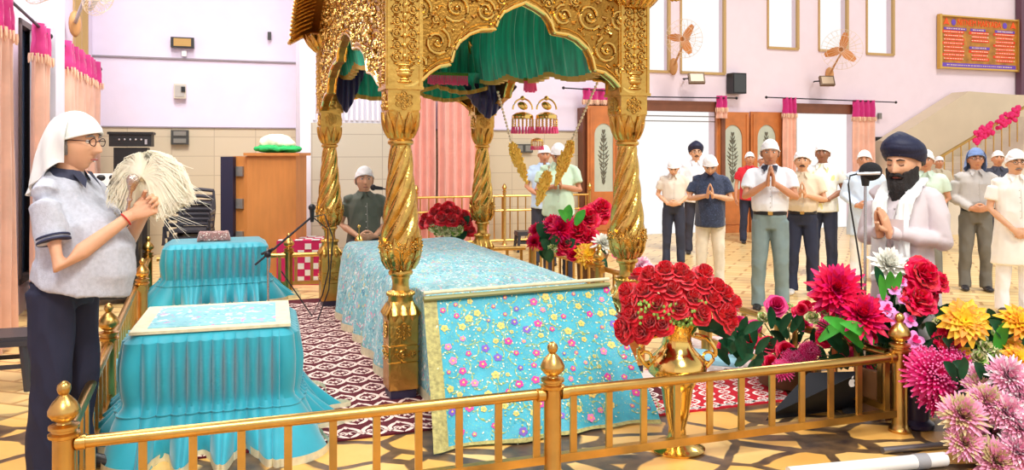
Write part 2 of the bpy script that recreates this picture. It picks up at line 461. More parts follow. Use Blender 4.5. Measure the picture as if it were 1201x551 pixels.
# left wall
def lc(px, off): return LP(LW(px, 0, off)[1].dot(VV), 0, off)
def sof(px, off): return LW(px, 0, off)[1].dot(VV)
def zof(px, y, off): return EYE-(y-HZ)/FOC*LW(px, 0, off)[0]
curtain('peach curtain with magenta header at the left edge, nearest to the camera', LP(sof(-70, .22), 0, .22), LP(sof(12, .22), 0, .22), zof(8, 42, .22)+.33, .03, 8, .06)
curtain('narrow peach curtain with magenta header just left of the white pier', LP(sof(43, .2), 0, .2), LP(sof(56, .2), 0, .2), zof(50, 30, .2), .03, 3, .045)
rod('dark rod of the two curtains nearest the camera on the left wall', LP(sof(-75, .22), 3.0, .22), LP(sof(58, .2), zof(48, 36, .2), .2))
curtain('peach curtain with magenta header in the corner behind the head-scarfed man', LP(10.3, 0, .2), LP(12.9, 0, .2), 2.9, .03, 9, .06)
rod('dark rod over the curtain in the left corner', LP(10.2, 2.83, .2), LP(13.2, 2.83, .2))
# back wall
def cw(x0, x1, ytop, label, pleats, head=.3, zbot=.04, fabric=None, off=.3, amp=.045):
    a_, zt = W(x0, ytop, off); b_, _ = W(x1, ytop, off)
    return curtain(label, WP(a_, 0, off), WP(b_, 0, off), zt, zbot, pleats, amp, head, fabric)
cw(476, 511, 96, 'long plain pink curtain behind the canopy, its left half', 4, 0, fabric=CURP, off=.3, amp=.06)
cw(514, 574, 96, 'long plain pink curtain behind the canopy, its right half', 6, 0, fabric=CURP, off=.3, amp=.06)
cw(919, 934, 114, 'gathered curtain with magenta header between door leaf and right doorway', 3, .35)
cw(1001, 1026, 117, 'peach curtain with magenta header right of the right doorway', 4, .38)
c_ = cw(841, 853, 112, 'short magenta curtain bundle above the door leaf', 2, .26, zbot=2.28)
c_ = cw(684, 718, 103, 'short magenta curtain over the door seen between the gold posts', 4, .24, zbot=2.52)
def rw_(x0, y0, x1, y1, label, off=.3):
    a_, za = W(x0, y0, off); b_, zb = W(x1, y1, off); rod(label, WP(a_, za, off), WP(b_, (za if False else zb), off), .012)
rw_(722, 113, 864, 115, 'dark curtain rod above the left bright doorway')
rw_(899, 114, 1051, 120, 'dark curtain rod above the right bright doorway')
rw_(661, 103, 722, 107, 'dark curtain rod over the door seen between the gold posts', .33)
# ============================================================ gold canopy on four twisted columns
PA = radians(20.5); PO = V((-.737, 5.36, 0))
pk = thing('gold_canopy', 'large embossed gold canopy on four twisted columns with scalloped arches', 'canopy', PO, PA)
PWD, PDP = 1.69, 3.37
PMAT = pk.matrix_basis.copy()
def PL(u, v, z): return PMAT @ V((u, v, z))
EMB = M('embossed gold sheet', (216, 174, 92), .22, 1., bump=.18, bs=45, var=.2, vs=14)
GOLDB = M('dark gold ground', (166, 122, 54), .34, 1., bump=.3, bs=60, var=.2, vs=20)
NAVY = M('navy satin', (24, 20, 78), .4, sheen=.4, var=.2)

def spiral(m, c, R, ex, ey, nrm, hand=1, a0=0., turns=1.6, r0=.011):
    pts = []; rad = []
    N = 20
    for i in range(N+1):
        t_ = i/N; a = a0+hand*t_*turns*2*pi; rr = R*(1-.82*t_)
        pts.append(c+ex*(rr*cos(a))+ey*(rr*sin(a))+nrm*(.004+.01*t_)); rad.append((r0*(1-.35*t_)*(1.2 if i % 5 else 1.5), r0*.9))
    m.tube(pts, rad, 6, side=None)
    m.ell(c+nrm*.012, (r0*1.5,)*3, 8, 6)
    # leaves springing from the outside of the scroll
    for k in range(5):
        a = a0+hand*(k/5*1.1)*2*pi; d = ex*cos(a)+ey*sin(a); tt = (ey*cos(a)-ex*sin(a))*hand
        p = c+d*R*1.02; m.tube([p, p+d*R*.22+tt*R*.1+nrm*.012, p+d*R*.3+tt*R*.34+nrm*.004], [r0*.7, r0*1.1, r0*.3], 5)
def flower_boss(m, c, ex, ey, nrm, R):
    def ring(cc, r):
        m.tube([cc+ex*r*cos(2*pi*k/12)+ey*r*sin(2*pi*k/12)+nrm*.006 for k in range(13)], r*.28, 6, cap=False); m.ell(cc+nrm*.005, (r*.35,)*3, 8, 6)
    ring(c, R*.26)
    for k in range(6):
        a = pi/6+k*pi/3; ring(c+ex*R*.68*cos(a)+ey*R*.68*sin(a), R*.28)
def lotus(m, c, r0, r1, z0, z1, n, w=.9):
    """upright petals leaning outwards around an axis"""
    for k in range(n):
        a = 2*pi*k/n; d = V((cos(a), sin(a), 0)); t_ = V((-sin(a), cos(a), 0)); hw = pi*(r0+r1)/2/n*w
        rows = []
        for i in range(7):
            s = i/6; rr = r0+(r1-r0)*s**.8+.012*sin(pi*s); ww = hw*sin(pi*min(.98, .12+.88*s))**.6*(1.0 if s < .6 else 1-(s-.6)*1.6)
            cc = V(c)+d*rr+V((0, 0, z0+(z1-z0)*s))
            rows.append([cc+t_*ww*x+d*(.010*(1-x*x)) for x in (-1, -.5, 0, .5, 1)])
        back = [[p-d*.012 for p in rw] for rw in rows]
        m.grid(rows); m.grid(back[::-1]); m.grid([[rw[0] for rw in rows], [rw[0] for rw in back]]); m.grid([[rw[-1] for rw in rows], [rw[-1] for rw in back]]); m.grid([rows[-1], back[-1]]); m.grid([rows[0], back[0]])
        m.tube([rw[0]+d*.002 for rw in rows]+[rw[-1]+d*.002 for rw in rows[::-1]], .004, 4)
def column():
    # twisted shaft
    prof = [(.84, .07), (.86, .085), (.88, .105), (.92, .122), (.96, .130), (1.02, .128), (1.1, .120), (1.2, .108), (1.3, .098), (1.4, .089), (1.5, .081), (1.6, .073), (1.66, .069)]
    def R(z):
        for (a, ra), (b, rb) in zip(prof, prof[1:]):
            if z <= b: return ra+(rb-ra)*(z-a)/(b-a)
        return prof[-1][1]
    m = MB(); rows = []; NZ, NA = 110, 96
    for i in range(NZ+1):
        z = .84+(1.67-.84)*i/NZ; rw = []
        f = min(1, max(0, (z-.98)/.1))*min(1, (1.665-z)/.03)
        for j in range(NA):
            a = 2*pi*j/NA; ph = 6*(a-(z-.84)*6.2)
            s = abs(sin(ph/2)); r = R(z)*(1+f*(.24*(s**.7)-.16))
            rw.append(V((r*cos(a), r*sin(a), z)))
        rows.append(rw)
    m.grid(rows, True, True, True); sh = m.build('twisted_shaft', EMB, None, ang=60)
    # leaves cupping the bulb + rings
    m = MB(); lotus(m, (0, 0, 0), .09, .135, .85, 1.06, 9, 1.0)
    lotus(m, (0, 0, 0), .085, .125, .85, .96, 9, .8)
    for k in range(9):
        a = 2*pi*(k+.5)/9; c = V((.131*cos(a), .131*sin(a), 1.0)); d = V((cos(a), sin(a), 0))
        spiral(m, c, .03, V((-sin(a), cos(a), 0)), V((0, 0, 1)), d, 1 if k % 2 else -1, r0=.005)
    m.lathe([(.06, .80), (.078, .81), (.082, .825), (.075, .84), (.07, .85)], 28)
    lv = m.build('bulb_leaves', EMB, None)
    # neck and square pedestal with leaf shoulders
    m = MB(); m.lathe([(.085, .63), (.08, .66), (.088, .675), (.09, .685), (.08, .70), (.06, .71), (.055, .74), (.055, .77), (.062, .79), (.06, .81)], 28)
    for k in range(18):
        a = 2*pi*k/18; m.ell((.083*cos(a), .083*sin(a), .685), (.014,)*3, 8, 6)
    nk = m.build('neck', GOLD, None)
    m = MB(); S = .098
    def sq(z, s_): return [V((x*s_, y*s_, z)) for x, y in ((-1, -1), (1, -1), (1, 1), (-1, 1))]
    def ring8(z, s_, k=.82): return [V((x*s_, y*s_, z)) for x, y in ((-1, -k), (-k, -1), (k, -1), (1, -k), (1, k), (k, 1), (-k, 1), (-1, k))]
    m.grid([ring8(.07, S*.98, .93), ring8(.075, S, .93), ring8(.245, S, .93), ring8(.25, S*.95, .93), ring8(.255, S, .93), ring8(.355, S, .93), ring8(.36, S*.95, .93), ring8(.365, S, .93), ring8(.54, S*1.0, .93), ring8(.6, S*.9, .7), ring8(.64, S*.78, .5)], True, True, True)
    for fx, fy in ((0, -1), (1, 0), (0, 1), (-1, 0)):
        nrm = V((fx, fy, 0)); ex = V((-fy, fx, 0)); ez = V((0, 0, 1)); c = nrm*S
        flower_boss(m, c+ez*.45, ex, ez, nrm, .055)
        spiral(m, c+ez*.305-ex*.01, .036, ex, ez, nrm, 1, pi, r0=.006); spiral(m, c+ez*.3+ex*.055, .02, ex, ez, nrm, -1, 0, r0=.005)
        for sx in (-1, 0, 1):
            b0 = c+ex*(S*.62*sx); m.tube([b0+ez*.52-nrm*.004, b0+ez*.56+nrm*.012, b0+ez*.6-nrm*.012, b0*1.0+ez*.64-nrm*.035], [.01, .026, .022, .006], 8, side=ex, flat=.5)
    pd = m.build('pedestal', GOLD, None, ang=35)
    m = MB(); m.box((0, 0, .035), (.17, .17, .07)); ft = m.build('foot_block', M('dark foot', (48, 42, 70), .4), None, False)
    # bowl capital with lotus petals, square block with flower
    m = MB(); rows = []
    for z, r, e in ((1.66, .066, 0), (1.675, .085, 0), (1.69, .085, 0), (1.70, .075, 0), (1.72, .08, .0), (1.77, .098, .15), (1.82, .108, .4), (1.87, .108, .8), (1.9, .108, 1)):
        rw = []
        for k in range(48):
            a = 2*pi*k/48; q = max(abs(cos(a)), abs(sin(a))); rr = r*((1-e)+e/q*.96); rw.append(V((rr*cos(a), rr*sin(a), z)))
        rows.append(rw)
    m.grid(rows, True, True, True)
    lotus(m, (0, 0, 0), .078, .122, 1.71, 1.88, 10, .92)
    m.box((0, 0, 1.96), (.212, .212, .14))
    for fx, fy in ((0, -1), (1, 0), (0, 1), (-1, 0)):
        nrm = V((fx, fy, 0)); ex = V((-fy, fx, 0)); flower_boss(m, nrm*.106+V((0, 0, 1.955)), ex, V((0, 0, 1)), nrm, .062)
        if fx:
            for k in range(10):
                p = nrm*.106+ex*rnd.uniform(-.08, .08)+V((0, 0, 1.96+rnd.uniform(-.06, .06))); m.ell(p, (.014, .014, .018), 6, 5)
    cp = m.build('capital', GOLD, None, ang=35)
    # upper post with vase and scroll relief
    m = MB(); B = .116
    m.box((0, 0, 2.36), (B*2, B*2, .66))
    for zz in (2.035, 2.69): m.box((0, 0, zz), (B*2+.02, B*2+.02, .02))
    for fx, fy in ((0, -1), (1, 0), (0, 1), (-1, 0)):
        nrm = V((fx, fy, 0)); ex = V((-fy, fx, 0)); ez = V((0, 0, 1)); c = nrm*B
        for sx in (-1, 1):
            m.box(c+ex*sx*(B-.012)+ez*2.36, (.014 if fy else .016, .014 if fy else .014, .64))
            for k in range(6):
                z = 2.23+k*.078; spiral(m, c+ex*sx*.052+ez*z, .032, ex, ez, nrm, sx*(1 if k % 2 else -1), pi/2 if sx > 0 else pi/2, r0=.0065)
        m.tube([c+ez*2.2+nrm*.004, c+ez*2.66+nrm*.004], .006, 5)
        for k in range(7): m.ell(c+ez*(2.24+k*.066)+nrm*.005, (.014 if fy else .01, .014 if fx else .01, .02), 8, 6)
        for r_, z_, h_ in ((.05, 2.075, .008), (.032, 2.09, .01), (.05, 2.125, .02), (.056, 2.145, .015), (.04, 2.165, .008), (.058, 2.182, .01)):
            m.ell(c+ez*z_+nrm*.003, (r_ if fy else .016, r_ if fx else .016, h_*1.3), 12, 8)
    up = m.build('upper_post', GOLD, None, ang=35)
    # flaring leaf crown on top
    m = MB(); m.lathe([(.12, 2.64), (.15, 2.66), (.155, 2.68), (.14, 2.69), (.16, 2.72), (.2, 2.76), (.24, 2.82)], 32)
    lotus(m, (0, 0, 0), .15, .27, 2.67, 2.83, 18, 1.0); lotus(m, (0, 0, 0), .14, .2, 2.66, 2.75, 18, .8)
    cr_ = m.build('leaf_crown', EMB, None)
    return [sh, lv, nk, pd, ft, cp, up, cr_]
pieces = column()
first = True
for (x, y) in ((0, 0), (PWD, 0), (0, PDP), (PWD, PDP)):
    if first:
        root = pieces[3]; root.parent = pk; root.name = 'column'; root.location = (x, y, 0)
        for p in pieces:
            if p is not root: p.parent = root
        croot = root; first = False
    else:
        r = root.copy(); COL.objects.link(r); r.parent = pk; r.location = (x, y, 0)
        for p in pieces:
            if p is not root: child(p, r)

# arch panels
def foil(t_):
    """height of the three-lobed arch above its spring, t in 0..1"""
    K = [(0, 0), (.03, .01), (.07, .05), (.10, .10), (.14, .145), (.185, .16), (.19, .19), (.2, .25), (.22, .31), (.265, .37), (.31, .40), (.37, .41), (.376, .43), (.385, .475), (.41, .53), (.45, .57), (.5, .605)]
    x = min(t_, 1-t_)
    for (a, za), (b, zb) in zip(K, K[1:]):
        if x <= b: return za+(zb-za)*(x-a)/(b-a)
    return K[-1][1]
def panel(L, zt, scroll_r, seed, hmul=1.0, spring=2.03):
    """local: x along 0..L, y thickness (outside is -y), returns slab, relief, rim"""
    r_ = random.Random(seed); N = 240
    arch = lambda t_: spring+foil(t_)*hmul
    m = MB(); T = .03
    for sgn, y in ((-1, -T), (1, T)):
        m.grid([[V((L*i/N, y, arch(i/N)+(zt(i/N)-arch(i/N))*j/8)) for i in range(N+1)] for j in range(9)])
    m.grid([[V((L*i/N, y, arch(i/N))) for i in range(N+1)] for y in (-T, T)])
    slab = m.build('arch_panel', GOLDB, pk, ang=30)
    rim = MB()
    for y in (-T-.004, T+.004): rim.tube([V((L*i/N, y, arch(i/N)+.012)) for i in range(0, N+1)], .014, 6)
    rim.tube([V((L*i/N, -T-.004, arch(i/N)+.05)) for i in range(4, N-3)], .006, 5)
    rim = rim.build('arch_rim', GOLDS, slab)
    rel = MB(); placed = []
    ex, ez, nn = V((1, 0, 0)), V((0, 0, 1)), V((0, -1, 0))
    def ok(x, z, R):
        for k in range(10):
            a = 2*pi*k/10; xx = (x+R*cos(a))/L
            if xx < 0 or xx > .5/1.0+.02/L: return False
            if z+R*sin(a) < arch(xx)+.04 or z+R*sin(a) > zt(xx)-.01: return False
        return all((x-p)**2+(z-q)**2 > (R+w)**2*.92 for p, q, w in placed)
    for R in scroll_r:
        for _ in range(900):
            x = r_.uniform(0, L*.5); z = r_.uniform(spring, zt(.5))
            if ok(x, z, R): placed.append((x, z, R))
    for x, z, R in placed:
        h = r_.choice((-1, 1)); a = r_.uniform(0, 6.28)
        if R < .02:
            for xx in (x, L-x): rel.ell(V((xx, -T, z)), (R*.9, .012, R*.6), 8, 5, Matrix.Rotation(a if xx == x else -a, 3, 'Y'))
        else:
            rr = .011 if R > .06 else .007
            spiral(rel, V((x, -T, z)), R*.85, ex, ez, nn, h, a, r0=rr); spiral(rel, V((L-x, -T, z)), R*.85, ex, ez, nn, -h, pi-a, r0=rr)
    rel = rel.build('scroll_relief', EMB, slab)
    return slab, rel, rim
ztF = lambda t_: 2.92+.45*sin(pi*t_)
ztS = lambda t_: 2.90+.60*sin(pi*t_)**.8
fp = panel(PWD, ztF, (.115, .09, .065, .045, .03, .016), 3)
def setp(ps, loc, rz): ps[0].location = loc; ps[0].rotation_euler = (0, 0, rz)
setp(fp, (0, -.07, 0), 0)
lp = panel(PDP, ztS, (.085, .06, .04, .028, .016), 5, .98)
setp(lp, (-.07, PDP, 0), -pi/2)
def cp3(ps):
    a = child(ps[0], pk)
    for p in ps[1:]: child(p, a)
    return [a]
setp(cp3(fp), (PWD, PDP+.07, 0), pi)
setp(cp3(lp), (PWD+.07, 0, 0), pi/2)
# curved eaves with ribs
def eave(L, zt, over=.16):
    m = MB(); N = 60; prof = [(0, .03), (-.10, .02), (-.2, -.03), (-.29, -.11), (-.30, -.145), (-.28, -.15), (-.19, -.08), (-.1, -.03), (0, -.03)]
    rows = []
    for i in range(N+1):
        t_ = i/N; x = -over+(L+2*over)*t_; tt = min(1, max(0, x/L)); rows.append([V((x, y-.03, zt(tt)+z)) for y, z in prof])
    m.grid(rows, False); m.add(rows[0], [tuple(range(len(prof)))]); m.add(rows[-1], [tuple(range(len(prof)))])
    e = m.build('curved_eave', M('ribbed gold eave', (190, 138, 70), .32, 1., bump=.3, bs=50), pk, ang=40)
    m = MB(); K = int((L+2*over)/.055)
    for i in range(K+1):
        x = -over+(L+2*over)*i/K; z = zt(min(1, max(0, x/L)))
        m.tube([V((x, -.12, z-.045)), V((x, -.22, z-.09)), V((x, -.325, z-.15))], [.009, .012, .014], 5)
        m.ell((x, -.335, z-.135), (.018, .014, .02), 6, 5)
    m.build('eave_ribs', GOLDS, e)
    return e
e1 = eave(PWD, ztF); e1.location = (0, -.07, 0)
e2 = eave(PDP, ztS); e2.location = (-.07, PDP, 0); e2.rotation_euler = (0, 0, -pi/2)
for e_, loc, rz in ((e1, (PWD, PDP+.07, 0), pi), (e2, (PWD+.07, 0, 0), pi/2)):
    a = e_.copy(); COL.objects.link(a); a.parent = pk; a.location = loc; a.rotation_euler = (0, 0, rz)
    for k in kids(e_): child(k, a)
# roof
m = MB(); rows = []
for j in range(25):
    v = j/24; rw = []
    for i in range(25):
        u = i/24; e_ = 1-(max(abs(u-.5), abs(v-.5))*2)**3
        edge = 2.95+.45*sin(pi*u)*abs(2*v-1)+.6*sin(pi*v)**.8*abs(2*u-1)
        rw.append(V((u*PWD, v*PDP, edge+.55*e_)))
    rows.append(rw)
m.grid(rows); m.grid([[p-V((0, 0, .04)) for p in rw] for rw in rows][::-1]); m.build('roof_vault', GOLDB, pk)

# ---------------- cloth inside the canopy
GREEN = M('emerald satin', (34, 184, 152), .3, sheen=.8, var=.5, vs=3, stretch=(6, 6, .6))  # vertical pale and dark streaks in the colour imitate shiny highlights on the folds
TRIMC = M('gold ribbon trim', (214, 176, 92), .45, .3)
def valance(label, p0, p1, z0, z1, mat, pleats, amp, scal=3, drop=.1, bulge=.06, trim=True, sag=0., slope=0.):
    p0, p1 = V((*p0, 0)), V((*p1, 0)); r = thing('canopy_drape', label, 'drape', PL(p0.x, p0.y, z1), PA)
    d = p1-p0; L = d.length; u = d/L; nn = V((-u.y, u.x, 0)); N = 140; NZ = 14
    def pt(i, j, off=0):
        a = i/N; b = j/NZ
        zb = z1-drop*abs(sin(pi*scal*a))+slope*a
        z = z0-sag*sin(pi*a)+(zb-z0)*b
        w = amp*(.3+.7*b)*sin(2*pi*pleats*a+.8*sin(a*9))+bulge*sin(pi*b)
        return u*(L*a)+nn*(w+off)+V((0, 0, z-z1))
    m = MB(); F = [[pt(i, j) for i in range(N+1)] for j in range(NZ+1)]; Bk = [[pt(i, j, .01) for i in range(N+1)] for j in range(NZ+1)]
    m.grid(F); m.grid(Bk[::-1]); m.grid([F[0], Bk[0]]); m.grid([F[-1], Bk[-1]]); m.grid([[q[0] for q in F], [q[0] for q in Bk]]); m.grid([[q[-1] for q in F], [q[-1] for q in Bk]])
    m.build('cloth', mat, r)
    if trim:
        m = MB(); rows = [[pt(i, NZ, -.006)+V((0, 0, dz)) for i in range(N+1)] for dz in (.03, -.012)]; rb = [[p+nn*.022 for p in rw] for rw in rows]
        m.grid(rows); m.grid(rb[::-1]); m.grid([rows[0], rb[0]]); m.grid([rows[1], rb[1]])
        m.build('ribbon_trim', TRIMC, r)
    return r
valance('emerald green pleated drape hanging inside the canopy on its right long side', (1.58, .12), (1.58, 3.2), 3.15, 2.22, GREEN, 26, .034, 3, .06, slope=.2)
valance('emerald green pleated drape inside the canopy on its left long side', (.1, .2), (.1, 3.2), 3.1, 2.42, GREEN, 26, .028, 3, .08)
valance('emerald green drape hanging across the far end of the canopy', (.06, 3.2), (1.62, 3.2), 3.0, 2.27, GREEN, 14, .03, 2, .1)
valance('low emerald swag with gold ribbon below the pink fringe at the far end', (.5, 2.95), (1.62, 2.95), 2.46, 2.30, GREEN, 10, .04, 2, .06, .1)
m = MB()
r = thing('ceiling_cloth', 'green cloth lining stretched under the canopy roof', 'cloth', PL(.1, .1, 3.0), PA)
m.grid([[V((1.5*i/10, 3.1*j/20, .12*sin(pi*i/10)*sin(pi*j/20)+.02*sin(j*2.4))) for i in range(11)] for j in range(21)]); m.grid([[V((1.5*i/10, 3.1*j/20, .02+.12*sin(pi*i/10)*sin(pi*j/20)+.02*sin(j*2.4))) for i in range(11)] for j in range(21)]); m.build('lining', GREEN, r)
def bundle(label, u, v, w, dpt, z0, z1, sgn=1):
    """navy cloth gathered round a column head, hanging in a pointed swag"""
    r = thing('column_swag', label, 'drape', PL(u, v, z1), PA); m = MB(); N = 40
    F = []
    for j in range(13):
        b = j/12; F.append([V((w*(a_/N-.5), -.06*sin(pi*b)-.025*sin(a_*1.3)*b-.14, (z0-z1)*(1-b)+(z0-z1)*b*(abs(2*(a_/N)-1)**1.3)*.85)) for a_ in range(N+1)])
    B_ = [[p+V((0, .02, 0)) for p in rw] for rw in F]
    m.grid(F); m.grid(B_[::-1]); m.grid([F[0], B_[0]]); m.grid([F[-1], B_[-1]]); m.grid([[q[0] for q in F], [q[0] for q in B_]]); m.grid([[q[-1] for q in F], [q[-1] for q in B_]])
    m.build('cloth', NAVY, r)
bundle('navy satin swag in front of the far right column head', 1.66, 3.2, .6, .2, 2.36, 1.98)
bundle('navy satin swag in front of the far left column head', .14, 3.3, .46, .2, 2.66, 2.02)
def fringe(label, u0, u1, v, z, n=22):
    r = thing('tassel_fringe', label, 'fringe', PL(u0, v, z), PA); m = MB(); m.box(((u1-u0)/2, 0, .01), (u1-u0, .02, .03)); m.build('gold_band', GOLDS, r)
    f = MB(); 
    for i in range(n):
        x = (u1-u0)*(i+.5)/n; f.tube([(x, 0, 0), (x+rnd.uniform(-.004, .004), -.01, -.09-rnd.uniform(0, .02))], [.006, .012], 5)
    f.build('pink_tassels', PINKT, r)
PINKT = M('pink tassel thread', (255, 96, 150), .7)
fringe('pink tassel fringe on a gold band under the far arch, left of centre', .92, 1.36, 2.85, 2.42)
fringe('short pink tassel fringe below the green drape, right of the first', 1.5, 1.62, 1.6, 2.27, 8)

# ---------------- hanging ornaments
def foil_pendant(m, A, B, w):
    d = B-A; L_ = d.length; u = d/L_; s_ = u.cross(V((0, 1, 0))).normalized(); rg = random.Random(int(L_*1000))
    for k in range(190):
        t_ = rg.random(); ww = w*(sin(pi*min(1, .08+.92*t_))**.7)*(1.15-.5*t_); x = rg.uniform(-1, 1)
        c = A+u*(L_*t_)+s_*(x*ww)+V((0, rg.uniform(-.02, .01), 0))
        m.ell(c, (.009, .006, .02), 6, 4, Matrix.Rotation(rg.uniform(-.9, .9)+x*.5, 3, 'Y'))
    m.tube([A, A+d*.3, A+d*.7, B], [w*.3, w*.75, w*.6, w*.1], 8, side=s_, flat=.25)
def beaded(label, px0, py0, px1, py1, d, L2, tilt):
    a = P(px0, py0, d); b = P(px1, py1, d); r = thing('hanging_garland', label, 'garland', a, 0)
    m = MB(); D = b-a; n = int(D.length/.032)
    for k in range(n): m.ell(D*(k/n), (.013, .013, .013), 8, 6)
    m.tube([(0, 0, 0), D], .005, 5); m.build('bead_string', M('pearl beads', (244, 224, 190), .35, .2), r)
    m = MB(); e = D.normalized()
    q_ = P(*tilt, d)
    foil_pendant(m, D, q_-a, .055); m.build('foil_pendant', M('yellow gold foil', (250, 200, 90), .3, .8, bump=.3, bs=60), r)
    return r
    # unused
    dirv = (e*.6+V((tilt, 0, -1))).normalized()
    for k in range(14):
        c = D+dirv*(L2*k/14); w = .05*sin(pi*(k+1.2)/16)+.02
        for s_ in (-1, 0, 1):
            q = c+V((s_*w*.8, -.01+.01*(k % 2), 0)); m.tube([q, q+dirv*.05+V((s_*.02, -.012, 0)), q+dirv*.085+V((s_*.03, 0, 0))], [.014, .017, .004], 6, flat=.35)
    m.ell(D, (.03, .02, .03)); m.build('foil_pendant', M('yellow gold foil', (250, 196, 70), .3, .7, bump=.3, bs=60), r)
    return r
beaded('beaded string with gold foil pendant hanging on the left behind the front arch', 584, 108, 600, 168, 7.6, .4, (618, 214))
beaded('beaded string with gold foil pendant hanging on the right in front of the mint-shirted man', 702, 94, 670, 166, 7.0, .42, (652, 216))
beaded('short gold foil pendant between the two beaded strings', 644, 196, 643, 202, 7.3, .36, (630, 240))
def jhumar(label, px, py, d, s, loop=True):
    a = P(px, py, d); r = thing('hanging_ornament', label, 'ornament', a, 0)
    m = MB()
    if loop:
        m.tube([(.09*s*cos(a_), 0, .02*s+.1*s*sin(a_)) for a_ in [i*pi/14 for i in range(15)]], .008*s, 6); m.ell((0, 0, .055*s), (.05*s, .014*s, .035*s), 14, 8, Matrix.Rotation(.5, 3, 'Y'))
        m.ell((.0, 0, .125*s), (.022*s, .014*s, .022*s), 10, 8)
    m.lathe([(.02*s, -.0), (.06*s, -.01*s), (.095*s, -.03*s), (.10*s, -.05*s), (.098*s, -.06*s), (.1*s, -.065*s)], 16)
    for k in range(16):
        a_ = 2*pi*k/16; x, y = .096*s*cos(a_), .096*s*sin(a_)
        for q in range(4): m.ell((x, y, (-.075-.019*q)*s), (.009*s,)*3, 6, 5)
    m.build('gold_bell', GOLDS, r)
    m = MB()
    for k in range(20):
        a_ = 2*pi*k/20; x, y = .095*s*cos(a_), .095*s*sin(a_); m.tube([(x, y, -.14*s), (x*1.06, y*1.06, -.2*s)], [.008*s, .013*s], 5)
    m.build('pink_tassels', PINKT, r); return r
jhumar('gold bell ornament with pink tassels on the wall side, left one of the pair', 613, 131, 8.2, 1.1)
jhumar('gold bell ornament with pink tassels, right one of the pair', 641, 131, 8.2, 1.1)
jhumar('small single gold bell with pink tassels hanging lower between the pair', 630, 161, 8.4, .65, False)
# ============================================================ cot cover, drape, tables, carpets
def cloth_over(rect, rad, ztop, zbot, flare, amp, nrip, crown=0., nphi=240, K=8, S=14, prof=None, gather=None, seed=0, topfn=None, sharp=0):
    """closed cloth over a box; rows from the middle of the top outwards and down"""
    x0, x1, y0, y1 = rect; cx, cy = (x0+x1)/2, (y0+y1)/2; hx, hy = (x1-x0)/2, (y1-y0)/2
    per = []
    segs = [((hx-rad), -(hy-rad), -pi/2), ((hx-rad), (hy-rad), 0), (-(hx-rad), (hy-rad), pi/2), (-(hx-rad), -(hy-rad), pi)]
    raw = []
    for sx, sy, a0 in segs:
        for k in range(9):
            a = a0+pi/2*k/8; raw.append((V((sx+rad*cos(a), sy+rad*sin(a), 0)), V((cos(a), sin(a), 0))))
    raw.append(raw[0]); ln = [0]
    for (p, _), (q, _) in zip(raw, raw[1:]): ln.append(ln[-1]+(q-p).length)
    for k in range(nphi):
        t_ = ln[-1]*k/nphi
        for i in range(len(ln)-1):
            if ln[i] <= t_ <= ln[i+1]:
                f = (t_-ln[i])/max(1e-9, ln[i+1]-ln[i]); p = raw[i][0].lerp(raw[i+1][0], f); n_ = raw[i][1].lerp(raw[i+1][1], f).normalized(); per.append((p, n_, t_)); break
    rows = []
    for k in range(1, K+1):
        s = k/K*.985
        rw = []
        for p, n_, t_ in per:
            q = p*s; z = ztop+crown*(1-s*s)
            if topfn: z += topfn(q.x/hx, q.y/hy, s)
            rw.append(V((cx+q.x, cy+q.y, z)))
        rows.append(rw)
    rows.append([V((cx+p.x+n_.x*.01, cy+p.y+n_.y*.01, ztop-.012)) for p, n_, t_ in per])
    for j in range(1, S+1):
        b = j/S; rw = []
        for i, (p, n_, t_) in enumerate(per):
            r1 = prof(b) if prof else flare*b
            g_ = gather(b) if gather else b
            if sharp: ph_ = t_*nrip*2*pi+1.3*sin(t_*9+seed); lo = max(0, b-sharp)/(1-sharp); rip = amp*g_*((1-1.9*lo if lo < .3 else .43)*(abs(sin(ph_/2))**.7*2-1)+lo*3.0*sin(ph_*.3+1.5*sin(t_*5+seed)))
            else: rip = amp*g_*(sin(t_*nrip*2*pi+1.7*sin(t_*2.1+seed))+.45*sin(t_*nrip*2*pi*.43+seed+b*1.5))
            q = p+n_*(.015+r1+rip); rw.append(V((cx+q.x, cy+q.y, ztop-.015+(zbot-ztop)*b)))
        rows.append(rw)
    return rows
def solid(m, rows, th=.012):
    m.grid(rows, True); ins = [[p+V((0, 0, -th)) if k < 9 else p*1.0 for p in rw] for k, rw in enumerate(rows)]
    return m
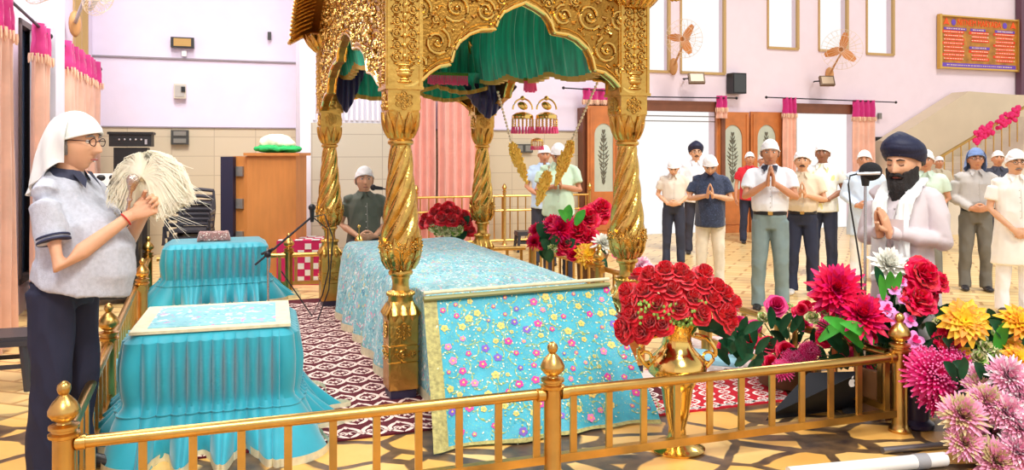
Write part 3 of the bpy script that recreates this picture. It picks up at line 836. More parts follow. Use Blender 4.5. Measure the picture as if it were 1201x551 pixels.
def flecked(name, base, cols, scale, mapping=(1, 1, 1), noise_amt=.1, thr=.32, rough=.6, bump=.3):
    t = NT(name); tc = t.n('TexCoord'); mp = t.n('Mapping'); mp.inputs['Scale'].default_value = mapping; t.l(tc.outputs['Object'], mp.inputs[0])
    nz = t.n('TexNoise', i_Scale=scale*.8, i_Detail=2.); t.l(mp.outputs[0], nz.inputs['Vector'])
    vm = t.n('VectorMath', operation='MULTIPLY_ADD'); t.l(nz.outputs['Color'], vm.inputs[0]); vm.inputs[1].default_value = (noise_amt,)*3; t.l(mp.outputs[0], vm.inputs[2])
    vo = t.n('TexVoronoi', i_Scale=scale); t.l(vm.outputs[0], vo.inputs['Vector'])
    sp = t.n('SeparateXYZ'); t.l(vo.outputs['Color'], sp.inputs[0])
    cr = t.ramp(sp.outputs[0], [(k/len(cols), lin(c)) for k, c in enumerate(cols)], 'CONSTANT')
    dm = t.ramp(vo.outputs['Distance'], [(thr, (1, 1, 1, 1)), (thr+.06, (0, 0, 0, 1))])
    n2 = t.n('TexNoise', i_Scale=scale*.25, i_Detail=3.); t.l(tc.outputs['Object'], n2.inputs['Vector'])
    b = lin(base); br = t.ramp(n2.outputs[0], [(.3, tuple(x*.85 for x in b[:3])+(1,)), (.7, tuple(min(1, x*1.15) for x in b[:3])+(1,))])
    t.l(t.mix(dm.outputs[0], br.outputs[0], cr.outputs[0]), t.b.inputs['Base Color']); t.b.inputs['Roughness'].default_value = rough
    t.b.inputs['Sheen Weight'].default_value = .3
    bp = t.n('Bump', i_Strength=bump, i_Distance=.01); t.l(vo.outputs['Distance'], bp.inputs['Height']); t.l(bp.outputs[0], t.b.inputs['Normal'])
    return t.m
CREAM = M('cream gold border', (226, 218, 182), .55, var=.12, vs=30)
TOPC = flecked('embroidered coverlet', (122, 198, 208), [(240, 246, 240), (60, 150, 178), (232, 150, 180), (200, 236, 232), (222, 210, 140), (56, 146, 168), (246, 250, 246)], 26, (1.7, 1, 1), .14, .38)
cov = thing('coverlet', 'pale blue embroidered coverlet spread over the raised bed between the columns', 'coverlet', PL(0, 0, 0), PA)
m = MB()
def mound(x, y, s): return .09*max(0, 1-s**2)*(.6+.4*y)+.022*noise.noise(V((x*2.2, y*4.5, 1.3)))*(1-s**4)*2
rows = cloth_over((.12, 1.3, -.3, 3.12), .14, .70, .03, .12, .025, 1.7, topfn=mound, nphi=300, K=14, S=12, prof=lambda b: .02+.1*sin(b*pi/2), gather=lambda b: .4+b)
m.grid([[V(p) for p in rw] for rw in rows], True); m.add(rows[0], [tuple(range(len(rows[0])))])
m.v = [(max(p[0], .125-max(0, min(.28, (p[1]-.13)*.6))), p[1], p[2]) for p in m.v]
c_ = m.build('cloth', TOPC, cov)
m = MB(); e = rows[-1]; bb = [[p+(p-V((.7, 1.4, p.z))).normalized()*.006+V((0, 0, dz)) for p in e] for dz in (.065, -.01)]
m.grid(bb, True); m.v = [(max(p[0], .118-max(0, min(.28, (p[1]-.13)*.6))), p[1], p[2]) for p in m.v]; m.build('gold_border', CREAM, cov)
# front drape with large embroidered flowers
OLIV = M('olive gold brocade', (172, 164, 98), .55, var=.35, vs=40, bump=.3, bs=80)
TL, TR = P(497, 350, 5.03), P(714, 333, 5.47)
BL, BR = G(508, 534), G(772, 496)
fd = thing('front_drape', 'turquoise cloth with magenta and yellow embroidered flowers hanging over the front of the bed', 'cloth', ((BL+BR)/2).to_tuple(), 0)
fo = V(fd.location)
def S(a, b):
    """a across, b down"""
    top = TL.lerp(TR, a); bot = BL.lerp(BR, a)
    p = top.lerp(bot, b**1.25); p.z = top.z+(0.012-top.z)*b**.92
    n_ = V((.3, -.95, .25)); p = p+n_*(.018*b*sin(a*21+1.5*sin(a*5))+.028*sin(a*11+b*3)*b+.012*sin(a*31+2)*b+.035*sin(pi*b)*(.5+.5*a))
    if b > .93: p.z = .012+(p.z-.012)*max(0, (1-b)/.07)
    return p-fo
TURQ = flecked('turquoise silk', (52, 168, 190), [(84, 186, 190), (110, 190, 160), (60, 150, 190), (190, 200, 130), (70, 178, 198)], 55, (1, 1, 1), .1, .26, .5, .15)
m = MB(); NA, NB_ = 70, 44
F = [[S(i/NA, j/NB_) for i in range(NA+1)] for j in range(NB_+1)]; Bk = [[p+V((0, .008, 0)) for p in rw] for rw in F]
m.grid(F); m.grid(Bk[::-1]); m.grid([F[0], Bk[0]]); m.grid([[q[0] for q in F], [q[0] for q in Bk]]); m.grid([[q[-1] for q in F], [q[-1] for q in Bk]])
m.build('cloth', TURQ, fd)
def strip(a0, a1, b0, b1, mat, name, na=60, nb=40, off=.005):
    m = MB(); rows = [[S(a0+(a1-a0)*i/na, b0+(b1-b0)*j/nb)+V((.1, -1, .3))*off for i in range(na+1)] for j in range(nb+1)]; m.grid(rows); return m.build(name, mat, fd)
strip(0, .065, 0, 1, OLIV, 'gold_side_border', 4, 40)
strip(.065, 1, .965, 1, OLIV, 'gold_hem_border', 60, 3)
m = MB(); m.tube([S(a/40, .0)+V((0, -.012, .0)) for a in range(41)], [(.016, .022)]*41, 8); m.build('olive_top_piping', M('olive gold piping', (150, 150, 96), .5), fd)
m = MB(); m.tube([S(a/40, .0)+V((0, -.006, .035)) for a in range(41)], [(.012, .012)]*41, 8); m.build('cream_top_piping', CREAM, fd)
r_ = random.Random(11); em = MB(); placed = []
def onS(a, b, dx, dy, off):
    e = .004; p = S(a, b); U_ = (S(min(1, a+e), b)-S(max(0, a-e), b)).normalized(); D_ = (S(a, max(0, b-e))-S(a, min(1, b+e))).normalized(); n_ = U_.cross(D_).normalized()
    if n_.y > 0: n_ = -n_
    return p+U_*dx+D_*dy+n_*off
def petal(a, b, ang, r0, r1, w, off=.004):
    q = []
    for s, ww in ((0, .35), (.35, .9), (.7, 1), (.92, .6), (1, .15)):
        q.append((r0+(r1-r0)*s, ww*w))
    L_ = [onS(a, b, x*cos(ang)-y*sin(ang), x*sin(ang)+y*cos(ang), off) for x, y in [(x, y) for x, y in q]+[(x, -y) for x, y in q[::-1]]]
    em.add(L_, [tuple(range(len(L_)))])
for _ in range(6000):
    a, b = r_.uniform(.09, .985), r_.uniform(.03, .94)
    if all(((a-x)*1.35)**2+((b-y)*.92)**2 > (.062+.03*((x*7.7+y*3.1) % 1))**2 for x, y in placed): placed.append((a, b))
for k, (a, b) in enumerate(placed):
    em.cur = (0, 1, 0, 1, 3, 0, 1, 2)[k % 8]
    R = r_.choice((.014, .019, .024, .027)); a0 = r_.uniform(0, 6)
    for q in range(5): petal(a, b, a0+q*2*pi/5, .006, R, R*.42)
    em.cur = 1 if em.cur != 1 else 4
    for q in range(3): petal(a, b, a0+q*2*pi/3, 0, .008, .005, .006)
    # leaves and a curling vine
    em.cur = 4; va = r_.uniform(0, 6.28)
    pts = [(a, b, (.03+.055*s)*cos(va+s*1.9), (.03+.055*s)*sin(va+s*1.9)) for s in [i/7 for i in range(8)]]
    for (p, q) in zip(pts, pts[1:]):
        A, B = onS(*p[:4], .003), onS(*q[:4], .003); n_ = (B-A).normalized().cross(V((0, -1, .2))).normalized()*.0022; em.add([A-n_, B-n_, B+n_, A+n_], [(0, 1, 2, 3)])
    for q in range(9):
        an = va+.6*q if q < 4 else r_.uniform(0, 6.3); petal_r = .03+.014*(q % 4)
        x, y = petal_r*cos(an), petal_r*sin(an)
        L_ = [onS(a, b, x+dx*cos(an+1)-dy*sin(an+1), y+dx*sin(an+1)+dy*cos(an+1), .004) for dx, dy in ((0, 0), (.008, .005), (.018, 0), (.008, -.005))]
        em.cur = 5 if q % 2 else 4; em.add(L_, [(0, 1, 2, 3)])
em.build('embroidery', [M('magenta thread', (214, 50, 150), .5), M('yellow thread', (238, 200, 100), .5), M('violet thread', (120, 84, 190), .5), M('pink thread', (240, 130, 180), .5), M('green gold thread', (170, 190, 110), .5), M('cream thread', (226, 232, 200), .5)], fd, False)

# small tables with pleated turquoise skirts
TEAL = M('teal velvet', (28, 160, 180), .55, sheen=.5, var=.16, vs=5, stretch=(1, 1, .5))
TTOP = flecked('embroidered table top', (120, 200, 212), [(232, 240, 240), (90, 180, 200), (206, 150, 200), (150, 216, 220), (240, 240, 236)], 20, (1, 1, 1), .15, .36)
def skirt(label, loc, rz, wd, dp, h, seed, gz, fl, border=True, amp=.028, nr=15):
    r = thing('table_skirt', label, 'tablecloth', loc, rz)
    pr = lambda b: (.03+.012*sin(pi*b/gz)) if b < gz else .03+((b-gz)/(1-gz))**.8*fl
    ga = lambda b: (.35+.75*min(1, b*4)*(1-.75*(b/gz)**6)) if b < gz else .5+1.1*(b-gz)/(1-gz)
    rows = cloth_over((-wd/2, wd/2, -dp/2, dp/2), .045, h, .012, fl, amp, nr, prof=pr, gather=ga, nphi=1100, S=22, seed=seed, K=3, sharp=gz)
    m = MB(); m.grid(rows, True); m.add(rows[0], [tuple(range(len(rows[0])))]); m.build('pleated_cloth', TEAL, r)
    e = rows[-1]; m = MB(); bb = [[p+V((p.x, p.y, 0)).normalized()*.006+V((0, 0, dz)) for p in e] for dz in (.045, 0)]; m.grid(bb, True); m.build('gold_hem', CREAM, r)
    k = 3+2+int(22*gz); g = rows[k]; m = MB(); m.tube([p+V((p.x, p.y, 0)).normalized()*.004 for p in g]+[g[0]], .006, 5, cap=False); m.build('gather_cord', TEAL, r)
    if border:
        m = MB(); m.box((0, 0, h+.006), (wd+.03, dp+.03, .016)); m.build('cream_top_border', CREAM, r, False)
        m = MB(); m.box((.0, 0, h+.012), (wd-.13, dp-.12, .012)); m.build('embroidered_top', TTOP, r, False)
        
    return r
q0, q1, q2, q3 = P(160, 394, 4.31), P(345, 383, 4.54), P(328, 355, 5.24), P(175, 363, 5.03)
c = (q0+q1+q2+q3)/4; rz = math.atan2((q1-q0).y, (q1-q0).x)
skirt('turquoise pleated skirt with cream-bordered embroidered top on the nearer small table', (c.x, c.y, 0), rz, .80, .72, .645, 1, .58, .2)
c = (P(200, 286, 8.45)+P(305, 286, 8.75))/2+VV*.33; rz2 = radians(20)
skirt('plain turquoise pleated skirt with the wrapped bundle on it, on the farther small table', (c.x, c.y, 0), rz2, .94, .66, .645, 4, .56, .2, False, amp=.03, nr=14)
tb2 = (c.x, c.y)
t_ = thing('wrapped_bundle', 'small patterned cloth bundle lying on the farther turquoise table', 'bundle', (c.x-.02, c.y-.02, .655), rz2)
m = MB(); m.box((0, 0, .045), (.34, .2, .09), top=.86); mm, nn_ = remesh(m, .012, 4); displace(mm, nn_, wrinkle(.008, 12, 3)); mm.build('cloth', flecked('floral wrap', (150, 110, 104), [(240, 226, 214), (200, 130, 130), (120, 80, 80), (240, 236, 230)], 40, thr=.3), t_)
t_ = thing('quilt', 'light blue folded quilt on the floor between the left railing and the nearer table', 'quilt', tuple(G(158, 452)), 0)
m = MB(); m.box((-.12, .25, .11), (.3, 1.2, .22), .35); mm, nn_ = remesh(m, .03, 3); displace(mm, nn_, wrinkle(.015, 5, 2)); mm.build('cloth', M('light blue quilting', (120, 205, 222), .7, var=.15, vs=14, stretch=(1, 6, 1)), t_)

# carpets
BURG = M('burgundy carpet', (88, 8, 28), .95, var=.2, vs=40)
CRM = M('cream carpet motif', (236, 206, 196), .9)
REDC = M('red carpet', (196, 18, 40), .9, var=.15, vs=40)
WHM = M('white carpet motif', (250, 232, 226), .9)
def ribbonline(m, pts, w, z=.0):
    pts = [V((*p, z)) for p in pts]
    L_, R_ = [], []
    for i, p in enumerate(pts):
        t_ = (pts[min(i+1, len(pts)-1)]-pts[max(i-1, 0)]).normalized(); n_ = V((-t_.y, t_.x, 0)); ww = w*(1 if 0 < i < len(pts)-1 else .3)
        L_.append(p+n_*ww); R_.append(p-n_*ww)
    m.grid([L_, R_])
def motif_drop(m, x, y, s, z, up=1):
    # two S-curls meeting in a pointed drop with a diamond under it
    for sg in (-1, 1):
        pts = [(x+sg*s*.5*sin(pi*t_*.95)*(1-.25*t_)+sg*.02*s, y+up*s*(-.55+1.15*t_)) for t_ in [i/9 for i in range(10)]]
        ribbonline(m, pts, s*.085, z)
        pts = [(x+sg*s*(.17+.12*cos(a)), y+up*s*(-.05+.16*sin(a))) for a in [i*.65 for i in range(8)]]
        ribbonline(m, pts, s*.05, z)
    q = [V((x, y+up*s*.78, z)), V((x+s*.13, y+up*s*.62, z)), V((x, y+up*s*.45, z)), V((x-s*.13, y+up*s*.62, z))]
    m.add(q, [(0, 1, 2, 3)])
cp_ = thing('carpet', 'burgundy carpet with cream curl motifs under the bed and tables', 'carpet', PL(0, 0, .001), PA)
m = MB(); m.box((.2, 1.55, .006), (3.0, 4.5, .012)); m.build('pile', BURG, cp_, False)
m = MB(); z = .0135
for i in range(19):
    for j in range(21):
        x, y = -1.22+i*.155, -.62+j*.215
        if abs(x-.2) < 1.45 and -.63 < y < 3.6 and x < .4: motif_drop(m, x+(.0775 if j % 2 else 0), y, .15, z, 1)
for k in range(20):
    x = -1.2+k*.155
    ribbonline(m, [(x, -.6), (x+.06, -.66), (x+.155, -.6)], .008, z)
m.build('curl_pattern', CRM, cp_, False)
a = [G(742, 446), G(905, 428), G(926, 470), G(764, 489)]
cc = sum(a, V())/4
rp = thing('carpet', 'red carpet piece with white scroll motifs on the floor behind the vase', 'carpet', tuple(cc), 0)
m = MB(); m.poly([p-cc for p in a], .012, (0, 0, 1)); m.build('pile', REDC, rp, False)
m = MB()
def bil(u, v): return a[0].lerp(a[1], u).lerp(a[3].lerp(a[2], u), v)-cc
for i in range(8):
    for j in range(7):
        p = bil((i+.5)/8, (j+.5)/7); motif_drop(m, p.x, p.y, .1 if (i+j) % 2 else .075, .0135, 1 if i % 2 else -1)
for k in range(60):
    for v in (.02, .96): p = bil(k/60+.008, v); m.add([V((p.x-.01, p.y-.015, .0135)), V((p.x+.01, p.y-.015, .0135)), V((p.x+.01, p.y+.015, .0135)), V((p.x-.01, p.y+.015, .0135))], [(0, 1, 2, 3)])
m.build('scroll_pattern', WHM, rp, False)
a = [G(806, 398), G(880, 392), G(905, 428), G(742, 446)]; cc = sum(a, V())/4
rp = thing('mat', 'pale pink flowered mat lying behind the red carpet', 'mat', tuple(cc), 0)
m = MB(); m.poly([p-cc for p in a], .012, (0, 0, 1)); m.build('pile', flecked('pale flowered mat', (236, 214, 206), [(206, 60, 80), (250, 240, 236), (240, 180, 180), (236, 224, 214)], 14, thr=.3), rp, False)
t_ = thing('folded_cloth', 'light blue folded cloth lying along the right railing near the flower vase', 'cloth', tuple(G(834, 424)), -.4)
m = MB(); m.box((0, 0, .03), (.42, .3, .05)); mm, nn_ = remesh(m, .015, 3); displace(mm, nn_, wrinkle(.01, 8, 1)); mm.build('cloth', M('light blue cloth', (150, 206, 226), .7), t_)
# ============================================================ railings
def post(m, hgt=.70):
    m.lathe([(.062, 0), (.062, .015), (.048, .03), (.043, .05), (.043, .455), (.058, .462), (.06, .475), (.046, .482), (.046, .49), (.058, .496), (.058, .508), (.03, .515), (.026, .522), (.045, .535), (.06, .555), (.06, .572), (.046, .6), (.026, .622), (.016, .632), (.022, .64), (.027, .655), (.024, .672), (.012, .684), (0.003, .688)], 24)
pm_ = MB(); post(pm_); POST = None
def railing(label, pts, nbal, posts, rail_r=.026):
    global POST
    a = V(pts[0]); r = thing('brass_railing', label, 'railing', (a.x, a.y, 0))
    def L_(p, z=0): return V((p[0]-a.x, p[1]-a.y, z))
    for p in posts:
        if POST is None:
            POST = pm_.build('post', BRASS, r); POST.location = L_(p)
        else: child(POST, r, L_(p))
    d = V(pts[1])-V(pts[0]); u = d.normalized(); rz = math.atan2(u.y, u.x)
    e0 = a+u*.04; e1 = V(pts[1])-u*.04
    m = MB(); m.tube([L_(e0, .432), L_(e1, .432)], rail_r, 14); m.build('top_rail', BRASS, r)
    m = MB(); c = (e0+e1)/2; m.box(L_(c, .11), ((e1-e0).length, .04, .04), rz); m.build('bottom_rail', BRASS, r, False)
    for q in posts:
        for s_ in (-1, 1):
            p = V(q)+u*s_*.062
            if -.01 < (p-a).dot(u) < d.length: m = MB(); m.tube([-u*.018, u*.018], rail_r+.006, 14); m.build('rail_collar', BRASS, r).location = L_(p, .432)
    bm_ = MB(); bm_.box((0, 0, .27), (.034, .016, .29), rz); b0 = None
    for k in range(nbal):
        p = a+d*((k+.5)/nbal)
        if any((V(q)-p).length < .075 for q in posts): continue
        if b0 is None: b0 = bm_.build('baluster', BRASS, r, False); b0.location = L_(p)
        else: child(b0, r, L_(p))
    return r
A_, B_, C_ = V((-1.825, 3.3, 0)), V((.199, 3.98, 0)), V((2.25, 4.7, 0))
D2, D25, D3 = V((-2.49, 5.0, 0)), V((-3.24, 7.1, 0)), V((-4.02, 8.95, 0)); E2, E3 = V((.88, 8.19, 0)), V((.25, 10.05, 0))
EM = C_+V((-1.37, 3.49, 0))*.507
u_ = (C_-A_).normalized()
railing('front brass railing with onion finials running across nearest the camera', (A_+u_*.0, C_), 22, (A_, B_, C_))
railing('left side brass railing beside the standing man in dark trousers', (A_+(D3-A_).normalized()*.05, D3), 30, (D2, D25, D3))
railing('right side brass railing receding behind the vase of red roses', (C_+(E3-C_).normalized()*.05, E3), 30, (EM, E2, E3))
railing('rear brass railing behind the farther table and the seated man', (D3+(E3-D3).normalized()*.05, E3-(E3-D3).normalized()*.05), 24, (D3.lerp(E3, .34), D3.lerp(E3, .67)))
# hall barrier
b0 = P(488, 226, 13.6); b1 = P(702, 226, 14.0+.0); b1 = V((b0.x, b0.y, 0))+UU*3.2; b0.z = 0
r = thing('hall_barrier', 'tall thin brass barrier along the far wall behind the canopy', 'barrier', tuple(b0))
d = b1-b0
for z in (.85, .6, .08): m = MB(); m.tube([V((0, 0, z)), d+V((0, 0, z))], .02, 8); m.build('rail', BRASS, r)
for k in range(22): m = MB(); m.tube([d*((k+.5)/22)+V((0, 0, .08)), d*((k+.5)/22)+V((0, 0, .85))], .011, 6); m.build('bar', BRASS, r)
for k in (0, .49, 1): m = MB(); m.lathe([(.05, 0), (.03, .04), (.03, .92), (.045, .93), (.02, .95), (.045, 1.0), (.02, 1.05), (.003, 1.07)], 14, tuple(d*k)); m.build('post', BRASS, r)

# ============================================================ props left
r = thing('wooden_cabinet', 'orange-brown wooden cabinet as tall as a man with its dark drawer side turned left', 'cabinet', tuple(P(292, 0, 9.95).to_2d())+(0,), 0)
CW = M('honey plywood', (206, 132, 66), .5, var=.08, vs=2.5, stretch=(6, 6, 1)); h = 1.575
m = MB(); m.box((.27, .28, h/2), (.6, .55, h), .02); m.box((.28, .27, h+.015), (.68, .62, .035), .02); m.build('body', CW, r, False, ang=30)
m = MB(); m.box((-.12, .1, h/2), (.2, .06, h-.02), -.35); dr = m.build('door', CW, r, False)
for z in (1.38, .98, .58): m = MB(); m.box((-.13, .055, z), (.1, .03, .12), -.35); m.build('handle_plate', M('grey lock plate', (150, 146, 140), .4, .5), dr, False)
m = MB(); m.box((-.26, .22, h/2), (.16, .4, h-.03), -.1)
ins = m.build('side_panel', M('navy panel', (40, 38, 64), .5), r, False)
for z in (1.38, .98, .58): m = MB(); m.box((-.24, .04, z), (.05, .02, .13), -.1); m.build('latch', WHITE, ins, False)
t_ = thing('folded_turban_cloth', 'cream cloth heaped on a green cloth, on top of the wooden cabinet', 'cloth', (r.location.x+.28, r.location.y+.26, h+.034))
m = MB(); m.ell((0, 0, .05), (.3, .28, .045)); m.ell((.12, -.1, .04), (.2, .18, .035)); mm, nn_ = remesh(m, .015, 3); displace(mm, nn_, wrinkle(.015, 9, 5)); mm.build('green_cloth', M('green cloth', (30, 170, 90), .8), t_)
m = MB(); m.ell((-.02, 0, .13), (.2, .18, .09)); m.ell((.07, -.02, .1), (.16, .15, .06)); mm, nn_ = remesh(m, .015, 3); displace(mm, nn_, wrinkle(.02, 9, 8)); mm.build('cream_cloth', M('cream cloth', (238, 230, 204), .8), t_)

p = P(154, 0, 11.4); r = thing('black_cabinet', 'tall black cabinet with an overhanging metal-studded top against the tiled wall', 'cabinet', (p.x, p.y, 0), TH)
m = MB(); m.box((0, .1, .84), (.43, .4, 1.68)); m.build('body', BLACK, r, False)
m = MB(); m.box((0, .1, 1.78), (.54, .46, .17)); m.box((0, .1, 1.88), (.58, .5, .035)); m.build('overhanging_top', BLACK, r, False)
m = MB()
for k in range(5): m.ell((-.14+.07*k, -.14, 1.79), (.014, .01, .014), 8, 6)
m.box((.2, -.14, 1.76), (.03, .01, .07)); m.build('studs', M('bright metal', (200, 200, 206), .3, .8), r)
p = P(108, 0, 8.6); r = thing('air_cooler', 'black slatted cooler with white oval-holed top behind the head-scarfed man', 'air cooler', (p.x, p.y, 0), .35)
m = MB(); m.box((.1, .1, .66), (.72, .45, 1.2)); m.build('body', BLACK, r, False)
m = MB()
for k in range(9): m.box((.1, -.14, .4+k*.085), (.66, .03, .03))
m.build('slats', DARK, r, False)
m = MB(); m.box((.1, .1, 1.32), (.78, .5, .12), top=.9); m.build('white_top', WHITE, r, False)
for k in range(5): m = MB(); m.ell((-.14+.12*k, -.13, 1.345), (.045, .02, .035), 12, 8); m.build('air_hole', BLACK, r)
for w in (-.2, .4): m = MB(); m.ell((w, .0, .05), (.05, .05, .05)); m.build('caster', BLACK, r)
# stacked plastic chairs
PLAS = M('dark grey moulded plastic', (58, 58, 66), .4)
p = P(222, 0, 10.6)
for q in range(3):
    r = thing('plastic_chair', ['dark plastic armchair at the bottom of the stack by the tiled wall', 'dark plastic armchair in the middle of the stack by the tiled wall', 'dark plastic armchair on top of the stack by the tiled wall'][q], 'chair', (p.x, p.y+.05*q, .085*q), .1, None)
    m = MB(); m.box((0, 0, .42), (.46, .44, .03)); m.build('seat', PLAS, r, False)
    b = MB()
    for k in range(6): b.tube([(-.2, .25+.012*k, .52+.065*k), (0, .275+.012*k, .52+.065*k), (.2, .25+.012*k, .52+.065*k)], [(.02, .007)]*3, 6, side=(0, 0, 1))
    for s_ in (-1, 1): b.tube([(s_*.2, .22, .4), (s_*.215, .27, .7), (s_*.19, .32, .92)], [.022, .02, .018], 8)
    b.tube([(-.19, .32, .92), (0, .345, .94), (.19, .32, .92)], [.024]*3, 8); b.build('backrest', PLAS, r)
    for s_ in (-1, 1):
        m = MB(); m.tube([(s_*.22, .25, .64), (s_*.27, .05, .66), (s_*.27, -.17, .64), (s_*.26, -.2, .42)], [(.028, .012)]*4, 8); m.build('armrest', PLAS, r)
        for y_ in (-.18, .2): m = MB(); m.tube([(s_*.21, y_, .42), (s_*.25, y_*1.2, 0)], [.026, .02], 8); m.build('leg', PLAS, r)
def stool(label, px, d, h, s, rz):
    p = P(px, 0, d); r = thing('plastic_stool', label, 'stool', (p.x, p.y, 0), rz)
    m = MB(); m.box((0, 0, h-.015), (s, s, .03)); m.box((0, 0, h-.045), (s*1.04, s*1.04, .04)); m.build('seat', PLAS, r, False)
    for x in (-1, 1):
        for y in (-1, 1): m = MB(); m.tube([(x*s*.4, y*s*.4, h-.03), (x*s*.5, y*s*.5, 0)], [s*.1, s*.075], 8); m.build('leg', PLAS, r)
    m = MB()
    for k in range(4):
        a = pi/2*k; m.box((s*.45*cos(a), s*.45*sin(a), h*.45), (.012 if k % 2 == 0 else s*.8, s*.8 if k % 2 == 0 else .012, .03))
    m.build('stretcher', PLAS, r, False)
stool('dark grey plastic stool on the floor at the left edge, by the peach curtain', 8, 5.6, .37, .34, .3)
stool('grey plastic stool by the far brass barrier', 616, 13.2, .33, .3, .2)
# low table with magenta and white cloth
p = P(350, 0, 9.75); r = thing('cloth_covered_box', 'low box under a magenta and white chequered cloth beside the cabinet', 'box', (p.x, p.y+.35, 0), .1)
m = MB(); m.box((0, 0, .27), (.62, .5, .54)); m.build('cloth', M('magenta cloth', (206, 30, 96), .8), r, False)
m = MB()
for i in range(6):
    for j in range(4):
        if (i+j) % 2 == 0: m.box((-.25+i*.1, -.2+j*.13, .545), (.09, .11, .006))
for i in range(4):
    for j in range(6):
        if (i+j) % 2 == 0: m.box((-.02+i*.085, -.253, .07+j*.08), (.075, .006, .07))
m.build('white_checks', WHITE, r, False)
# microphones
def mic(m, a, d, r=.022, L=.17):
    d = V(d).normalized(); a = V(a); m.tube([a, a+d*L*.7], [r*.6, r*.85], 10); m.ell(a+d*L*.82, (r*1.25,)*3, 12, 10)
def cable(pts, r, root, name='cable', mat=BLACK): m = MB(); m.tube(pts, r, 6); return bld(m, name, mat, root)
sb = P(315, 345, 7.6); sb.z = 0; r = thing('microphone_stand', 'black boom microphone stand between the turquoise tables and the far left column', 'microphone stand', tuple(sb))
top = P(314, 298, 7.6); tip = P(366, 254, 7.75)
m = MB(); m.tube([sb+V((0, 0, .05)), top+V((0, 0, .06))], .011, 8); bld(m, 'pole', M('chrome', (190, 190, 196), .25, .9), r)
for k in range(3): m = MB(); a = 2*pi*k/3+.4; m.tube([sb+V((0, 0, .2)), sb+V((.24*cos(a), .24*sin(a), .012))], .009, 6); bld(m, 'tripod_leg', DARK, r)
m = MB(); m.tube([top-(tip-top)*.28, tip], .010, 8); bld(m, 'boom', DARK, r)
m = MB(); m.ell(top, (.035, .03, .035)); m.tube([top-V((.06, 0, 0)), top+V((.05, 0, .05))], .012, 6); bld(m, 'clutch', DARK, r)
m = MB(); mic(m, tip-V((0, 0, .05)), (.02, -.1, 1), .028, .17); bld(m, 'microphone', BLACK, r)
cable([tip, tip+V((.15, 0, -.12)), tip+V((.16, 0, -.5)), tip+V((.1, 0, -.75)), tip+V((0, 0, -.95)), P(330, 318, 7.6)], .006, r)
cable([tip+V((.02, 0, .0)), tip+V((.12, .0, .02)), tip+V((.2, 0, -.2)), tip+V((.16, 0, -.7)), tip+V((.05, 0, -1.0))], .006, r)
sb = P(452, 300, 8.3); sb.z = 0; r = thing('microphone_stand', 'black gooseneck microphone in front of the seated man in dark shirt', 'microphone', tuple(sb))
m = MB(); t2 = P(452, 262, 8.3); m.tube([sb+V((0, 0, .02)), t2, P(458, 235, 8.3), P(455, 222, 8.3), P(447, 221, 8.3)], .009, 8); m.lathe([(.1, 0), (.1, .02), (.03, .03)], 16, tuple(sb)); bld(m, 'gooseneck', BLACK, r)
m = MB(); mic(m, P(449, 221, 8.3), (-1, 0, .1), .025, .12); bld(m, 'microphone_head', BLACK, r)
# gold ring handle on the cloth by the seated man
t_ = thing('hand_bell', 'small gold bell-shaped ornament hanging at the seated man\'s hands', 'ornament', tuple(P(421, 279, 8.35)))
m = MB(); m.lathe([(.045, -.05), (.05, -.03), (.035, 0), (.015, .03), (.004, .045)], 14); m.tube([(0, 0, .04), (0, 0, .11)], .006, 6); m.ell((0, 0, .12), (.018,)*3); m.build('bell', GOLDS, t_)
sb = P(1014, 400, 4.98); sb.z = 0; r = thing('microphone_stand', 'microphone stand with a big black foam ball in front of the bearded man', 'microphone stand', tuple(sb))
m = MB(); tp = P(1015, 218, 4.98); m.lathe([(.13, 0), (.13, .02), (.03, .035)], 20, tuple(sb)); m.tube([sb+V((0, 0, .02)), tp], .009, 8); bld(m, 'pole', M('chrome', (190, 190, 196), .25, .9), r)
m = MB(); m.tube([tp, tp+V((0, 0, .06))], [.02, .03], 10); bld(m, 'microphone_body', BLACK, r)
m = MB(); c = P(1021, 201, 4.98); m.ell(c, (.068, .06, .058), 20, 14); bld(m, 'foam_ball', M('black foam', (30, 30, 34), .95, bump=.6, bs=150), r)
m = MB(); m.tube([P(1005, 204, 4.9), P(1032, 203, 4.9)], [.009, .009], 8); bld(m, 'clip_on_microphone', M('silver mic', (206, 206, 210), .3, .6), r)
cable([P(1005, 204, 4.9), P(997, 206, 4.9), P(995, 216, 4.9), P(998, 245, 4.9), P(1004, 280, 4.9), P(1010, 318, 4.92)]+[P(1012, 400, 4.95)], .0055, r)
# wedge under black cloth inside the railing corner
a0, a1, a2, a3 = G(898, 493), G(1004, 478), G(1013, 462), G(935, 470)
r = thing('floor_monitor', 'black wedge-shaped floor monitor with a small white mark, in the right corner of the railing', 'speaker', tuple(a0))
top_ = [P(1008, 433, 4.85), P(950, 436, 4.95)]
m = MB(); B0 = [a0, a1, a2, a3]; m.add([a0, a1, a2, a3, P(902, 487, 4.9), P(1003, 440, 4.75), P(1012, 435, 4.95), P(948, 437, 5.0)], [(3, 2, 1, 0), (4, 5, 6, 7), (0, 1, 5, 4), (1, 2, 6, 5), (2, 3, 7, 6), (3, 0, 4, 7)]); bld(m, 'body', M('black cloth cover', (22, 24, 32), .8), r, smooth=False)
